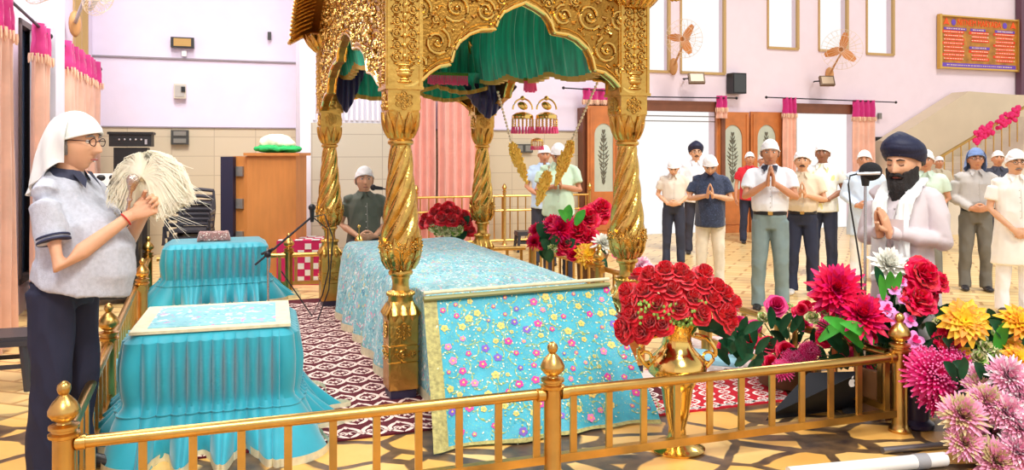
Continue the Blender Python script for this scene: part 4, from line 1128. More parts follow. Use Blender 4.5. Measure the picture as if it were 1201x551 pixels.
# bite-marked fruit shaped mark
c = P(999, 449, 4.735); m = MB(); ex = V((.94, .33, 0)); ez = V((0, 0, 1)); N = 22; pts = []
for k in range(N):
    a = 2*pi*k/N; rr = .022*(1-.12*abs(cos(a))**6*0-.1*(1 if abs(a-pi/2) < .3 or abs(a-3*pi/2) < .25 else 0)); rr *= (.6 if abs(a) < .45 or abs(a-2*pi) < .45 else 1)
    pts.append(c+ex*rr*cos(a)+ez*rr*1.08*sin(a))
m.poly(pts, .004, (.33, -.94, 0)); q = c+ez*.031+ex*.004; m.poly([q-ez*.006-ex*.004, q+ex*.006, q+ez*.01+ex*.006, q+ez*.002-ex*.004], .004, (.33, -.94, 0)); bld(m, 'white_mark', WHITE, r, smooth=False)
# white pipe on the floor, bottom right
a, b = G(925, 556, .04), G(1108, 538, .04)
r = thing('white_pipe', 'white pipe lying on the floor in the bottom right, outside the railing', 'pipe', ((a+b)/2).to_tuple())
m = MB(); m.tube([a, b], .035, 16); bld(m, 'pipe', WHITE, r); m = MB(); u = (b-a).normalized(); m.tube([b-u*.18, b-u*.11], .039, 16); bld(m, 'grey_coupling', M('grey coupling', (160, 160, 164), .5), r)
a, b = G(1035, 528, .02), G(1128, 520, .02)
r = thing('metal_tube', 'thin grey metal tube lying behind the white pipe', 'pipe', ((a+b)/2).to_tuple()); m = MB(); m.tube([a, b], .018, 12); bld(m, 'tube', M('grey metal', (150, 150, 156), .35, .8), r)

# ============================================================ things on the walls
def onwall(px, py, off=.05): w, z = W(px, py, off); return WP(w, z, off)
def wallbox(name, label, cat, px, py, wpx, hpx, depth, mat, face=None, fmat=None, off=.0):
    p = onwall(px, py, depth/2+off+.03); s = p.y/FOC; w, h = wpx*s*1.02, hpx*s
    r = thing(name, label, cat, tuple(p), TH); m = MB(); m.box((0, 0, 0), (w, depth, h)); m.build('body', mat, r, False)
    if face:
        m = MB(); m.box((0, -depth/2-.004, 0), (w*face, .012, h*face)); m.build('face', fmat, r, False)
    return r, w, h, depth
wallbox('wall_lamp', 'black and gold rectangular lamp high on the lavender wall', 'lamp', 214, 50, 25, 12, .1, BLACK, .74, M('amber lamp face', (190, 150, 80), .4))
r, w, h, dd = wallbox('loudspeaker', 'small black loudspeaker on the pink wall right of the left doorway', 'speaker', 864, 98, 18, 24, .22, BLACK, .86, M('speaker grille', (66, 70, 74), .7))
r, w, h, dd = wallbox('meter_box', 'white switch box with a dark breaker on the lavender wall', 'switch box', 211, 107, 13, 17, .08, M('beige plastic', (214, 206, 190), .5), .78, M('box face', (186, 182, 176), .5))
m = MB(); m.box((.05, -dd/2-.02, .03), (.06, .03, .08)); m.build('breaker', BLACK, r, False)
r, w, h, dd = wallbox('switch_panel', 'dark slotted panel on the tiled wall below the switch box', 'panel', 211, 161, 19, 17, .08, M('dark grey box', (66, 66, 64), .5), 0)
for zz in (.06, -.055): m = MB(); m.box((0, -dd/2-.005, zz), (w*.7, .015, .07)); m.build('slot', M('grey slot', (130, 128, 122), .4), r, False)
r, w, h, dd = wallbox('switch_panel', 'small dark switch panel on the far tiled wall between the hanging garlands', 'panel', 614, 174, 22, 10, .06, M('dark grey box', (66, 66, 64), .5), 0)
for xx in (-.09, .09): m = MB(); m.box((xx, -dd/2-.005, 0), (w*.36, .012, h*.7)); m.build('switch_plate', M('grey slot', (130, 128, 122), .4), r, False)
wallbox('bulb_holder', 'small white bulb holder under the lamp on the lavender wall', 'bulb holder', 216, 63, 5, 6, .06, WHITE)
wallbox('wall_socket', 'small dark socket high on the lavender wall above the canopy eave', 'socket', 316, 42, 4, 9, .05, M('dark grey box', (66, 66, 64), .5))
wallbox('wall_socket', 'small black switch right of the right doorway, at head height', 'switch', 1031, 167, 8, 13, .05, BLACK)
wallbox('wall_socket', 'tiny grey socket right of the magenta curtain header', 'socket', 1032, 136, 4, 7, .05, M('grey slot', (130, 128, 122), .4))
def floodlight(label, px, py, wpx, hpx, tilt):
    p = onwall(px, py, .36); s = p.y/FOC; r = thing('floodlight', label, 'floodlight', tuple(p), TH-.3); w, h = wpx*s, hpx*s
    R = Matrix.Rotation(tilt, 3, 'X'); m = MB(); m.box((0, 0, 0), (w, .07, h), R); m.build('housing', M('bronze housing', (120, 96, 72), .5), r, False)
    m = MB(); m.box(R @ V((0, -.04, 0)), (w*.8, .01, h*.74), R); m.build('lens', M('lamp glass', (214, 190, 160), .3), r, False)
    m = MB(); m.tube([(-w*.5, 0, 0), (-w*.75, .1, .0), (-w*.5, .3, 0)], .014, 6); m.build('bracket', DARK, r)
floodlight('bronze floodlight under the left wall fan', 817, 92, 19, 13, -.4)
floodlight('bronze floodlight below the right wall fan', 970, 95, 17, 12, -.4)
FANM = M('tan fan plastic', (206, 150, 92), .45); FANO = M('orange fan blade', (214, 140, 74), .4)
def fan(label, c, rz, R=.3, tilt=.25, cage=WHITE, wallp=None, a0=.5, cm=None):
    r = thing('wall_fan', label, 'fan', tuple(c), rz); T = Matrix.Rotation(tilt, 3, 'X')
    def Q(x, y, z): return T @ V((x, y, z))
    m = MB(); m.tube([Q(0, -.02, 0), Q(0, .16, 0)], [.065, .05], 14); m.ell(Q(0, .1, 0), (.07, .1, .07)); m.build('motor', cm or FANM, r)
    for k in range(3):
        a = a0+2*pi*k/3; m = MB(); rows = []
        for i in range(7):
            s = i/6; rr = .03+(R*.85-.03)*s; w = .07*R/.3*(.35+.65*sin(pi*min(.95, .2+.75*s)))
            rows.append([Q((rr*cos(a)-x*w*sin(a)), -.05+x*w*.35, rr*sin(a)+x*w*cos(a)) for x in (-1, -.4, .2, .8)])
        bk = [[p+Q(0, .008, 0) for p in rw] for rw in rows]; m.grid(rows); m.grid(bk[::-1]); m.build('blade', cm or FANO, r)
    m = MB()
    for k in range(24):
        a = 2*pi*k/24; m.tube([Q(.05*cos(a), -.13, .05*sin(a)), Q(R*.7*cos(a), -.12, R*.7*sin(a)), Q(R*cos(a), -.04, R*sin(a)), Q(R*.7*cos(a), .04, R*.7*sin(a)), Q(.06*cos(a), .05, .06*sin(a))], .0028, 4)
    for rr, y in ((R, -.04), (R*.7, -.12), (.05, -.13)): m.tube([Q(rr*cos(2*pi*k/28), y, rr*sin(2*pi*k/28)) for k in range(29)], .004, 5, cap=False)
    m.build('wire_cage', M('cream wire', (236, 214, 190), .4), r)
    if wallp is not None:
        q = Matrix.Rotation(-rz, 3, 'Z') @ (V(wallp)-V(c)); m = MB(); m.tube([Q(0, .14, 0), q*.5+Q(0, .07, 0)+V((0, 0, .02)), q], [.022, .02, .025], 8); m.build('arm', cm or FANM, r)
        m = MB(); m.ell(q, (.09, .05, .17)); m.build('wall_bracket', FANM, r)
    return r
fan('tan wall fan in front of the narrow window above the left doorway', onwall(803, 45, .75), TH-.9, .36, .2, a0=.9, wallp=onwall(790, 78, .06))
fan('tan wall fan with round wire cage above the right doorway', onwall(988, 58, .75), TH-.9, .40, .1, a0=1.35, wallp=onwall(973, 88, .06))
def onl(px, py, off): return LW(px, py, off)[1]
fan('wall fan with chrome wire cage at the top left, left of the pier', P(50, -34, 6.4), TH+1.3, .27, .5, cm=M('steel fan', (200, 196, 190), .3, .4), wallp=P(20, -50, 6.8))
fan('wall fan with wire cage at the top edge above the left corner curtain', P(112, -4, 9.6), TH+.9, .22, .4, a0=.2, cm=M('steel fan', (200, 196, 190), .3, .4), wallp=P(88, 28, 10.3))
# banner board
w0, zt = W(1102, 18, .06); w1, _ = W(1193, 26, .06); zb0 = W(1100, 79, .06)[1]
hh = zt-zb0; wd = w1-w0
r = thing('notice_board', 'orange and purple printed notice board with three columns in a gold frame', 'notice board', tuple(WP((w0+w1)/2, (zt+zb0)/2, .07)), TH)
m = MB(); m.box((0, .02, 0), (wd, .04, hh)); m.build('panel', M('mottled olive gold print', (182, 122, 38), .5, var=.35, vs=6), r, False)
m = MB()
for x, w_, z, h_ in ((-wd/2, .06, 0, hh+.06), (wd/2, .05, 0, hh+.06), (0, wd, hh/2, .03), (0, wd, -hh/2, .04)): m.box((x, 0, z), (w_, .09, h_))
m.build('gold_frame', M('gold frame', (214, 170, 80), .35, .4), r, False)
REDT = M('red letter ground', (236, 62, 24), .6); PURP = M('purple print', (112, 74, 190), .6); WT = M('pale print', (255, 226, 190), .6); ORG = M('orange print', (255, 90, 30), .6)
text_mesh('NITNEM MARYADA', .2, ORG, r, (0, -.006, hh*.385), (pi/2, 0, 0), .004, 'title_lettering', wd*.56)
m = MB()
for x in (-.33, .33): m.ell((wd*x, -.006, hh*.385), (.07, .006, .07), 16, 8)
m.build('round_emblem', PURP, r)
m = MB()
for x in (-.42, .44): m.poly([(wd*x-.09, -.004, hh*.33), (wd*x-.02, -.004, hh*.35), (wd*x+.02, -.004, hh*.35), (wd*x+.09, -.004, hh*.33), (wd*x, -.004, hh*.47)], -.006, (0, 1, 0))
m.build('flag_emblem', ORG, r, False)
m = MB()
for x, z, w_ in ((-.31, .26, .28), (-.02, .26, .19), (.33, .26, .26), (0, -.09, .26)): m.box((wd*x, -.004, hh*z), (wd*w_, .008, .055))
m.box((0, -.004, -hh*.44), (wd*.95, .008, .09)); m.build('purple_heading_bars', PURP, r, False)
m = MB()
for x, n, w_, zs in ((-.33, 8, .28, .2), (-.0, 3, .25, .2), (.0, 3, .25, -.16), (.33, 8, .28, .2)):
    for k in range(n): m.box((wd*(x+.01*((k*7) % 3-1)), -.004, hh*(zs-k*.074)), (wd*(w_-.03*((k*5) % 3)), .008, .062))
m.build('red_line_bars', REDT, r, False)
m = MB(); rr = random.Random(4)
for x, n, w_, zs in ((-.33, 8, .27, .2), (-.0, 3, .23, .2), (.0, 3, .23, -.16), (.33, 8, .27, .2), (-.31, 1, .24, .26), (-.02, 1, .16, .26), (.33, 1, .22, .26), (0, 1, .22, -.09), (0, 1, .85, -.44)):
    for k in range(n):
        xx = wd*(x-w_/2+.01)
        while xx < wd*(x+w_/2-.02):
            l = rr.uniform(.02, .06); m.box((xx+l/2, -.01, hh*(zs-k*.074)), (l, .006, .018)); xx += l+rr.uniform(.01, .03)
m.build('small_lettering', WT, r, False)
# pink garlands on the stair railing
for k, (t0, t1, lb) in enumerate(((.5, .62, 'lower magenta garland wound on the stair railing'), (.66, .8, 'upper magenta garland wound on the stair railing'))):
    a = sa+dirs*(t0*.8); b = sa+dirs*(t1*.8); r = thing('flower_garland', lb, 'garland', tuple((a+b)/2)); m = MB()
    for q in range(60):
        s = q/60; p = a.lerp(b, s)+V((rnd.uniform(-.05, .05), rnd.uniform(-.06, .02), rnd.uniform(-.14, .08))); m.ell(p, (.05, .03, .045), 6, 5, Matrix.Rotation(rnd.uniform(0, 3), 3, 'Y'))
    bld(m, 'blossoms', M('magenta garland', (226, 30, 110), .7), r)
# ============================================================ flowers
LEAF = M('dark leaf', (20, 84, 52), .5, var=.25, vs=20); LEAFG = M('bright leaf', (70, 176, 60), .45, var=.2, vs=12); STEM = M('green stem', (60, 110, 50), .6)
def cup(m, c, ax, ang, r, h, w, cup_=.5, tip=.0, n=5, ruf=0., seed=0):
    """a petal: base at c, rising along ax and leaning out towards ang"""
    s_, b_ = frame(ax); o = s_*cos(ang)+b_*sin(ang); t_ = ax.cross(o).normalized(); rows = []
    for i in range(n+1):
        k = i/n; rr = r*(k**(1-cup_*.5)); zz = h*sin(k*pi/2*.95)-tip*k*k
        ww = w*sin(pi*(.12+.70*k))
        if tip and k > .8: ww *= .8
        rows.append([c+o*(rr-abs(x)**2*w*.18)+ax*(zz+(ruf*sin(7*x+5*k+seed) if k > .5 else 0))+t_*x*ww for x in (-1, -.5, 0, .5, 1)])
    m.grid(rows)
def rose_mesh(name, mat, R=.045, seed=0):
    r_ = random.Random(seed); m = MB(); Z = V((0, 0, 1)); c = V((0, 0, -R*.5))
    for ring, (n, rr, h, w) in enumerate(((3, .12, 1.15, .3), (4, .32, 1.12, .42), (5, .58, .98, .55), (6, .88, .72, .62), (6, 1.12, .38, .62))):
        for k in range(n): cup(m, c, Z, 2*pi*k/n+ring*.7+r_.uniform(-.15, .15), R*rr, R*h, R*w, .9, R*.22*(ring > 2), 5, R*.03, k)
    o = m.build(name, mat, None, ang=80); return o
def dahlia_mesh(name, mats, R=.09, n=70, rings=6, w=.016, flat=.45, point=True, seed=0, curl=0.):
    r_ = random.Random(seed); m = MB(); Z = V((0, 0, 1)); c = V((0, 0, -R*.25))
    for i in range(n):
        k = i/n; a = i*2.39996; el = (1-k)**.8*pi/2*1.0-.25+r_.uniform(-.08, .08); L_ = R*(.55+.45*k)*r_.uniform(.9, 1.1)
        d = V((cos(a)*cos(el), sin(a)*cos(el), sin(el)*(.55+flat))); t_ = V((-sin(a), cos(a), 0)); u = d.cross(t_).normalized()
        if u.z < 0: u = -u
        rows = []
        for q in range(5):
            s = q/4; ww = w*(sin(pi*(.15+.6*s)) if point else sin(pi*(.15+.7*s)))*(1.0 if q < 4 else (.25 if point else .7))
            p = c+d*(L_*s)+u*(R*.12*sin(pi*s))+u*(curl*s*s*R)
            rows.append([p-t_*ww, p-u*ww*.5, p+t_*ww])
        m.cur = 0 if (len(mats) == 1 or r_.random() < .6 or k < .2) else 1
        m.grid(rows)
        if len(mats) > 2 and True:
            m.cur = 2; p = c+d*(L_*1.0)+u*(R*.02); m.ell(p, (w*.45,)*3, 5, 4)
    return m.build(name, mats, None, ang=80)
def peony_mesh(name, mats, R=.09, seed=0):
    r_ = random.Random(seed); m = MB(); Z = V((0, 0, 1))
    for i in range(34):
        k = i/34; a = i*2.39996; m.cur = i % len(mats)
        cup(m, V((0, 0, -R*.2)), (Z+V((r_.uniform(-.2, .2), r_.uniform(-.2, .2), 0))).normalized(), a, R*(.25+.8*k), R*(.85-.6*k), R*(.3+.2*k), .6, R*.15*k, 5, R*.07, i)
    return m.build(name, mats, None, ang=80)
def orchid_mesh(name, mats, R=.04):
    m = MB(); Z = V((0, 0, 1))
    for k in range(5): m.cur = 0; cup(m, V((0, 0, 0)), Z, 2*pi*k/5, R, R*.15, R*.42, .2, 0, 4)
    m.cur = 1
    for k in range(3): cup(m, V((0, 0, .004)), Z, 2*pi*k/3, R*.45, R*.4, R*.25, .4, 0, 3)
    return m.build(name, mats, None, ang=80)
RED = M('red rose petal', (224, 10, 40), .5, sheen=.3, var=.25, vs=30); CRIM = M('crimson petal', (236, 14, 78), .5, var=.2, vs=20); CRIMD = M('deep crimson petal', (190, 6, 50), .5)
MAG = M('magenta petal', (222, 20, 110), .5, var=.15, vs=20); MAGL = M('light magenta petal', (250, 120, 180), .5); YEL = M('yellow petal', (252, 190, 30), .5, var=.12, vs=20); ORA = M('orange petal', (246, 150, 30), .5)
PNK = M('pale pink petal', (255, 176, 206), .6, var=.1, vs=20); PNW = M('pinkish white petal', (255, 240, 244), .6); WHP = M('white petal', (246, 246, 236), .6); PEA = M('peach green petal', (220, 200, 150), .6); ROS = M('rose pink petal', (240, 60, 140), .5); LILAC = M('lilac petal', (236, 150, 216), .5); CREM = M('cream petal', (246, 236, 190), .6); YGR = M('green floret', (150, 190, 90), .6, var=.3, vs=60)
PROTO = {}
def proto(kind):
    if kind in PROTO: return PROTO[kind]
    f = {'rose': lambda: rose_mesh('rose', RED, .048, 1), 'small_red_rose': lambda: rose_mesh('rose', CRIM, .05, 3), 'pink_rose': lambda: rose_mesh('pink_rose', ROS, .05, 2),
         'dahlia': lambda: dahlia_mesh('dahlia', [CRIM, MAG], .12, 110, w=.013, curl=.2, seed=2), 'pompom': lambda: dahlia_mesh('pompom_flower', [MAG, ROS, MAGL], .1, 190, w=.0085, point=False, flat=.7, seed=3),
         'white_chrysanthemum': lambda: dahlia_mesh('white_chrysanthemum', [WHP], .1, 80, w=.012, curl=.2, seed=4), 'peony': lambda: peony_mesh('peony', [CRIM, CRIM, RED], .1, 5),
         'yellow_daisy': lambda: dahlia_mesh('yellow_daisy', [YEL, ORA], .11, 80, w=.017, flat=.1, seed=6, curl=-.1), 'pink_chrysanthemum': lambda: dahlia_mesh('pink_chrysanthemum', [PNK, PNW], .1, 230, w=.0085, curl=.2, seed=7),
         'peach_chrysanthemum': lambda: dahlia_mesh('peach_chrysanthemum', [PNK, PEA], .1, 220, w=.0085, curl=.25, seed=8), 'orchid': lambda: orchid_mesh('orchid', [LILAC, MAG]), 'cream_floret': lambda: peony_mesh('cream_floret', [CREM, YGR], .04, 9)}[kind]
    o = f(); PROTO[kind] = (o, False); return PROTO[kind]
def flower(kind, root, p, axis, s=1., rng=rnd):
    o, used = proto(kind)
    q = V((0, 0, 1)).rotation_difference(V(axis).normalized()).to_matrix() @ Matrix.Rotation(rng.uniform(0, 6.28), 3, 'Z')
    loc = V(p)-V(root.location)
    if not used: o.parent = root; PROTO[kind] = (o, True); c = o
    else: c = child(o, root)
    c.location = loc; c.rotation_euler = q.to_euler(); c.scale = (s,)*3
    return c
def leafblade(m, a, b, w, bend=.1):
    a, b = V(a), V(b); d = b-a; L_ = d.length; s_ = d.cross(V((0, -1, .3))).normalized(); n_ = s_.cross(d).normalized(); rows = []
    for i in range(8):
        k = i/7; ww = w*sin(pi*min(.97, .06+.94*k))**.7; p = a+d*k+V((0, 0, L_*bend*sin(pi*k))); rows.append([p-s_*ww+n_*ww*.3, p, p+s_*ww+n_*ww*.3])
    m.grid(rows)
def vase(label, c, prof, mat, name='vase', cat='vase', n=32):
    r = thing(name, label, cat, tuple(c)); m = MB(); m.lathe(prof, n); m.build('body', mat, r); return r

# near vase of roses
vp = G(795, 528); vp.y += .02
vr = vase('tall polished gold vase holding the big bunch of red roses', vp, [(.145, 0), (.15, .012), (.12, .03), (.07, .045), (.05, .07), (.045, .12), (.06, .18), (.075, .26), (.085, .33), (.11, .38), (.155, .42), (.16, .45), (.15, .49), (.11, .53), (.085, .56), (.075, .6), (.08, .64), (.1, .68), (.11, .695), (.095, .69), (.065, .6)], GOLDS, 'flower_vase')
for sg in (-1, 1):
    m = MB(); m.tube([(sg*(.15+.06*sin(t_*3.6)), 0, .44+.2*t_) if t_ < .9 else (sg*.1, 0, .62) for t_ in [i/12 for i in range(13)]], [.012]*13, 8); m.tube([(sg*(.17+.03*cos(a)), 0, .5+.03*sin(a)) for a in [i*.5 for i in range(12)]], .009, 6); m.build('scroll_handle', GOLDS, vr)
rb = thing('rose_bouquet', 'dome of about two dozen red roses in the tall gold vase', 'bouquet', (vp.x, vp.y, .64))
ctr = P(790, 362, vp.y); rr = random.Random(5); pl_ = []
pos = [(735, 350), (727, 378), (752, 335), (747, 382), (737, 362), (768, 325), (765, 350), (783, 333), (757, 370), (789, 352), (800, 322), (806, 342), (818, 327), (815, 360), (829, 345), (836, 332), (846, 340), (850, 372), (857, 352), (840, 360), (733, 338), (776, 312), (793, 314), (770, 372), (728, 385), (847, 360), (822, 316), (758, 318)]
for x, y in pos:
    q = P(x, y, vp.y); dx, dz = (q.x-ctr.x)/.33, (q.z-ctr.z)/.2; k = max(.0, 1-dx*dx*.8-max(0, dz)*.5); q.y -= .2*k**.5-.02
    flower('rose', rb, q, (dx*.9, -.75*k-.25, .45+dz*.5), 1.32)
for x, y in ((750, 322), (775, 318), (800, 318), (825, 322), (745, 350), (840, 350), (770, 330), (810, 335), (735, 370), (850, 365)):
    q = P(x, y, vp.y+.12); flower('rose', rb, q, (rr.uniform(-.3, .3), .3, .8), 1.3)
m = MB()
for k in range(240):
    a = rr.uniform(-1, 1); p = P(788+a*40, 372+rr.uniform(-16, 14)-6*a*a, vp.y-.15+rr.uniform(-.04, .1)); m.ell(p, (.009,)*3, 5, 4)
m.cur = 1
for k in range(22):
    a = rr.uniform(-1, 1); p = P(790+a*45, 385, vp.y-.02); leafblade(m, p, p+V((a*.12, rr.uniform(-.12, .05), rr.uniform(-.05, .06))), .03)
bld(m, 'green_filler', [YGR, LEAF], rb)
m = MB()
for k in range(12): m.tube([vp+V((rr.uniform(-.03, .03), rr.uniform(-.03, .03), .5)), vp+V((rr.uniform(-.2, .2), rr.uniform(-.12, .08), .82))], .006, 5)
bld(m, 'stems', STEM, rb)

def arrangement(name, label, c, fl, leaves=(), leafmat=None, stems=True, pot=None, base_z=.3, tilt=.55, rng_seed=1, blade=None, filler=None):
    r = thing(name, label, 'flower arrangement', tuple(c)); rr = random.Random(rng_seed); c = V(c)
    for kind, px, py, d, s in fl:
        q = P(px, py, d); ax = (q-V((c.x, c.y+.15, q.z-.35))); ax = V((ax.x*.6, -tilt, .4+rr.uniform(-.1, .2)))
        flower(kind, r, q, ax, s, rr)
    m = MB()
    if stems:
        for kind, px, py, d, s in fl:
            q = P(px, py, d); b = V((c.x+rr.uniform(-.03, .03), c.y+rr.uniform(-.03, .03), c.z+base_z)); m.tube([b, b.lerp(q, .5)+V((0, .04, .03)), q+V((0, .02, -.02))], .0045, 5)
        bld(m, 'stems', STEM, r)
    if leaves:
        m = MB()
        for (x0, y0, x1, y1, d, w, mi) in leaves: m.cur = mi; leafblade(m, P(x0, y0, d), P(x1, y1, d-.05), w)
        bld(m, 'leaves', [LEAF, LEAFG], r)
    if pot:
        m = MB(); m.lathe(pot[0], 24); m.build('pot', pot[1], r)
    return r
POT = [(.1, 0), (.11, .02), (.12, .2), (.14, .3), (.13, .31), (.11, .2)]
PURPOT = M('dark purple pot', (52, 44, 72), .35); GREYPOT = M('brown pot', (120, 84, 54), .5)
def rleaves(n, x0, x1, y0, y1, d, w, seed, mi=0, L=26):
    r_ = random.Random(seed); out = []
    for _ in range(n):
        x, y = r_.uniform(x0, x1), r_.uniform(y0, y1); a = r_.uniform(-2.6, -.5); out.append((x, y, x+L*cos(a), y+L*sin(a), d+r_.uniform(-.1, .15), w, mi))
    return out
# right: big red / white bouquet
g1 = P(1030, 0, 4.98); g1.z = 0
arrangement('flower_arrangement', 'tall bouquet of red dahlias, red peonies and one white bloom before the bearded man', g1,
    [('dahlia', 982, 338, 4.95, 1.55), ('dahlia', 1012, 368, 4.85, 1.5), ('dahlia', 972, 352, 5.02, 1.1), ('white_chrysanthemum', 1043, 308, 4.95, 1.35), ('peony', 1082, 322, 4.9, 1.35), ('peony', 1078, 352, 4.85, 1.25), ('peony', 1098, 330, 4.95, 1.0), ('peony', 1110, 398, 4.7, 1.1), ('peony', 1085, 345, 4.98, 1.1),
     ('orchid', 1048, 340, 4.85, 1.2), ('orchid', 1040, 362, 4.82, 1.3), ('orchid', 1060, 352, 4.85, 1.2), ('orchid', 1052, 376, 4.82, 1.5), ('orchid', 1036, 350, 4.86, 1.0), ('orchid', 1066, 376, 4.8, 1.3), ('orchid', 1072, 400, 4.72, 1.6), ('orchid', 1057, 330, 4.88, 1.0), ('orchid', 1029, 378, 4.85, 1.1),
     ('cream_floret', 968, 366, 5.0, 1.2), ('cream_floret', 952, 372, 5.05, 1.2), ('cream_floret', 984, 372, 4.98, 1.0), ('small_red_rose', 940, 362, 5.15, .8), ('small_red_rose', 1000, 392, 4.9, .9), ('small_red_rose', 1022, 395, 4.88, .8)],
    rleaves(80, 985, 1110, 365, 435, 5.02, .035, 2)+[(960, 400, 1010, 372, 4.9, .035, 1), (1012, 408, 966, 372, 4.85, .04, 1), (1025, 402, 985, 378, 4.8, .035, 1), (1036, 345, 1026, 312, 4.9, .03, 0), (1042, 345, 1044, 318, 4.86, .03, 1), (1050, 345, 1056, 318, 4.86, .022, 1), (1036, 352, 1032, 322, 4.84, .025, 1)],
    pot=(POT, GREYPOT), base_z=.28)
# behind the right railing: lower row
g2 = P(925, 0, 5.62); g2.z = 0
arrangement('flower_arrangement', 'low bed of red and pink roses with small pompoms seen through the right railing', g2,
    [('pink_rose', 911, 357, 5.5, 1.5), ('pink_rose', 943, 376, 5.45, 1.3), ('small_red_rose', 938, 366, 5.6, 1.1), ('small_red_rose', 946, 358, 5.7, 1.0), ('small_red_rose', 880, 398, 5.6, 1.3), ('small_red_rose', 902, 402, 5.5, 1.3), ('pink_rose', 866, 378, 5.7, 1.3), ('pink_rose', 858, 392, 5.75, 1.2), ('small_red_rose', 922, 410, 5.4, 1.3), ('pompom', 930, 420, 5.3, .8), ('pompom', 950, 412, 5.3, .8), ('pompom', 918, 432, 5.25, .8), ('small_red_rose', 905, 425, 5.4, 1.2), ('pink_rose', 885, 382, 5.7, 1.0), ('cream_floret', 895, 372, 5.7, 1.2), ('cream_floret', 925, 360, 5.7, 1.0), ('small_red_rose', 968, 396, 5.25, 1.2), ('pompom', 972, 384, 5.25, .8), ('small_red_rose', 990, 404, 5.15, 1.2), ('pink_rose', 1000, 418, 5.1, 1.1), ('small_red_rose', 1030, 430, 5.0, 1.3), ('small_red_rose', 850, 405, 5.8, 1.1)],
    rleaves(70, 850, 1040, 385, 440, 5.45, .03, 6), pot=([(.16, 0), (.2, .02), (.22, .16), (.2, .17)], GREYPOT), base_z=.15)
# right corner pompoms and daisies
g3 = P(1074, 0, 4.78); g3.z = 0
arrangement('flower_arrangement', 'bouquet of magenta pompom flowers in a dark purple pot beside the right railing post', g3,
    [('pompom', 1097, 440, 4.5, 1.75), ('pompom', 1118, 428, 4.58, 1.4), ('pompom', 1085, 425, 4.65, 1.2), ('peony', 1112, 402, 4.66, .9), ('pompom', 1100, 462, 4.5, 1.2)],
    rleaves(14, 1070, 1130, 410, 470, 4.68, .03, 3), pot=([(.09, 0), (.1, .01), (.1, .03), (.07, .05), (.08, .2), (.1, .32), (.09, .33)], PURPOT), base_z=.3)
g4 = P(1160, 0, 4.75); g4.z = 0
arrangement('flower_arrangement', 'spread of big yellow-orange daisies with white buds and dark leaves at the right edge', g4,
    [('yellow_daisy', 1134, 374, 4.55, 1.35), ('yellow_daisy', 1200, 374, 4.55, 1.2), ('yellow_daisy', 1198, 418, 4.5, 1.0), ('yellow_daisy', 1128, 416, 4.6, .8), ('yellow_daisy', 1185, 402, 4.65, .9), ('cream_floret', 1158, 408, 4.6, 1.5), ('cream_floret', 1148, 420, 4.58, 1.5), ('cream_floret', 1170, 416, 4.58, 1.4), ('cream_floret', 1172, 388, 4.65, 1.2), ('cream_floret', 1100, 378, 4.8, 1.0), ('cream_floret', 1150, 398, 4.66, 1.2)],
    rleaves(100, 1095, 1205, 380, 460, 4.78, .04, 4)+[(1168, 415, 1178, 378, 4.6, .04, 1), (1180, 400, 1160, 375, 4.6, .035, 0), (1175, 398, 1196, 380, 4.6, .03, 0)], pot=(POT, GREYPOT), base_z=.28)
g5 = P(1165, 0, 4.3); g5.z = 0
arrangement('flower_arrangement', 'low mass of pale pink chrysanthemums in the bottom right corner', g5,
    [('pink_chrysanthemum', 1184, 440, 4.3, 1.3), ('pink_chrysanthemum', 1200, 462, 4.25, 1.2), ('peach_chrysanthemum', 1150, 455, 4.35, 1.1), ('peach_chrysanthemum', 1130, 486, 4.2, 1.35), ('pink_chrysanthemum', 1182, 483, 4.2, 1.3), ('peach_chrysanthemum', 1160, 470, 4.25, 1.2), ('pink_chrysanthemum', 1198, 500, 4.15, 1.2), ('peach_chrysanthemum', 1132, 518, 4.15, 1.1), ('peach_chrysanthemum', 1170, 540, 4.1, 1.3), ('pink_chrysanthemum', 1195, 528, 4.1, 1.2), ('peach_chrysanthemum', 1165, 505, 4.25, 1.1), ('pink_chrysanthemum', 1146, 440, 4.4, .9), ('pink_chrysanthemum', 1215, 480, 4.2, 1.2)],
    rleaves(40, 1120, 1201, 440, 530, 4.4, .03, 9), pot=([(.14, 0), (.17, .02), (.19, .1), (.18, .11)], GREYPOT), base_z=.1)
# bouquet behind the bed, right
g6 = P(672, 0, 8.95); g6.z = 0; g6.x += .2
arrangement('flower_arrangement', 'bouquet of red, yellow and white blooms beyond the bed, before the mint-shirted man', g6,
    [('dahlia', 658, 267, 8.8, 1.5), ('dahlia', 648, 262, 8.9, 1.2), ('peony', 678, 272, 8.85, 1.9), ('peony', 700, 250, 9.0, 1.8), ('peony', 690, 256, 8.9, 1.7), ('peony', 706, 244, 9.0, 1.5), ('peony', 664, 286, 8.8, 1.5), ('dahlia', 628, 270, 9.1, .9), ('dahlia', 626, 283, 9.0, .9), ('small_red_rose', 636, 287, 8.9, 1.2), ('yellow_daisy', 689, 297, 8.6, 1.4), ('white_chrysanthemum', 708, 284, 8.6, 1.4), ('small_red_rose', 672, 298, 8.7, 1.4), ('cream_floret', 648, 290, 8.8, 1.8), ('pink_rose', 725, 296, 8.3, 1.3), ('peony', 690, 278, 8.8, 1.4)],
    [(664, 262, 668, 240, 8.8, .055, 1), (675, 264, 686, 246, 8.75, .05, 1), (668, 262, 655, 246, 8.8, .045, 1), (640, 280, 630, 262, 8.9, .06, 0), (645, 285, 655, 270, 8.9, .06, 0), (700, 300, 712, 318, 8.5, .05, 0)]+rleaves(20, 640, 710, 280, 310, 8.85, .05, 12, 0, 16), pot=([(.12, 0), (.14, .02), (.16, .4), (.2, .5), (.18, .51)], GREYPOT), base_z=.48)
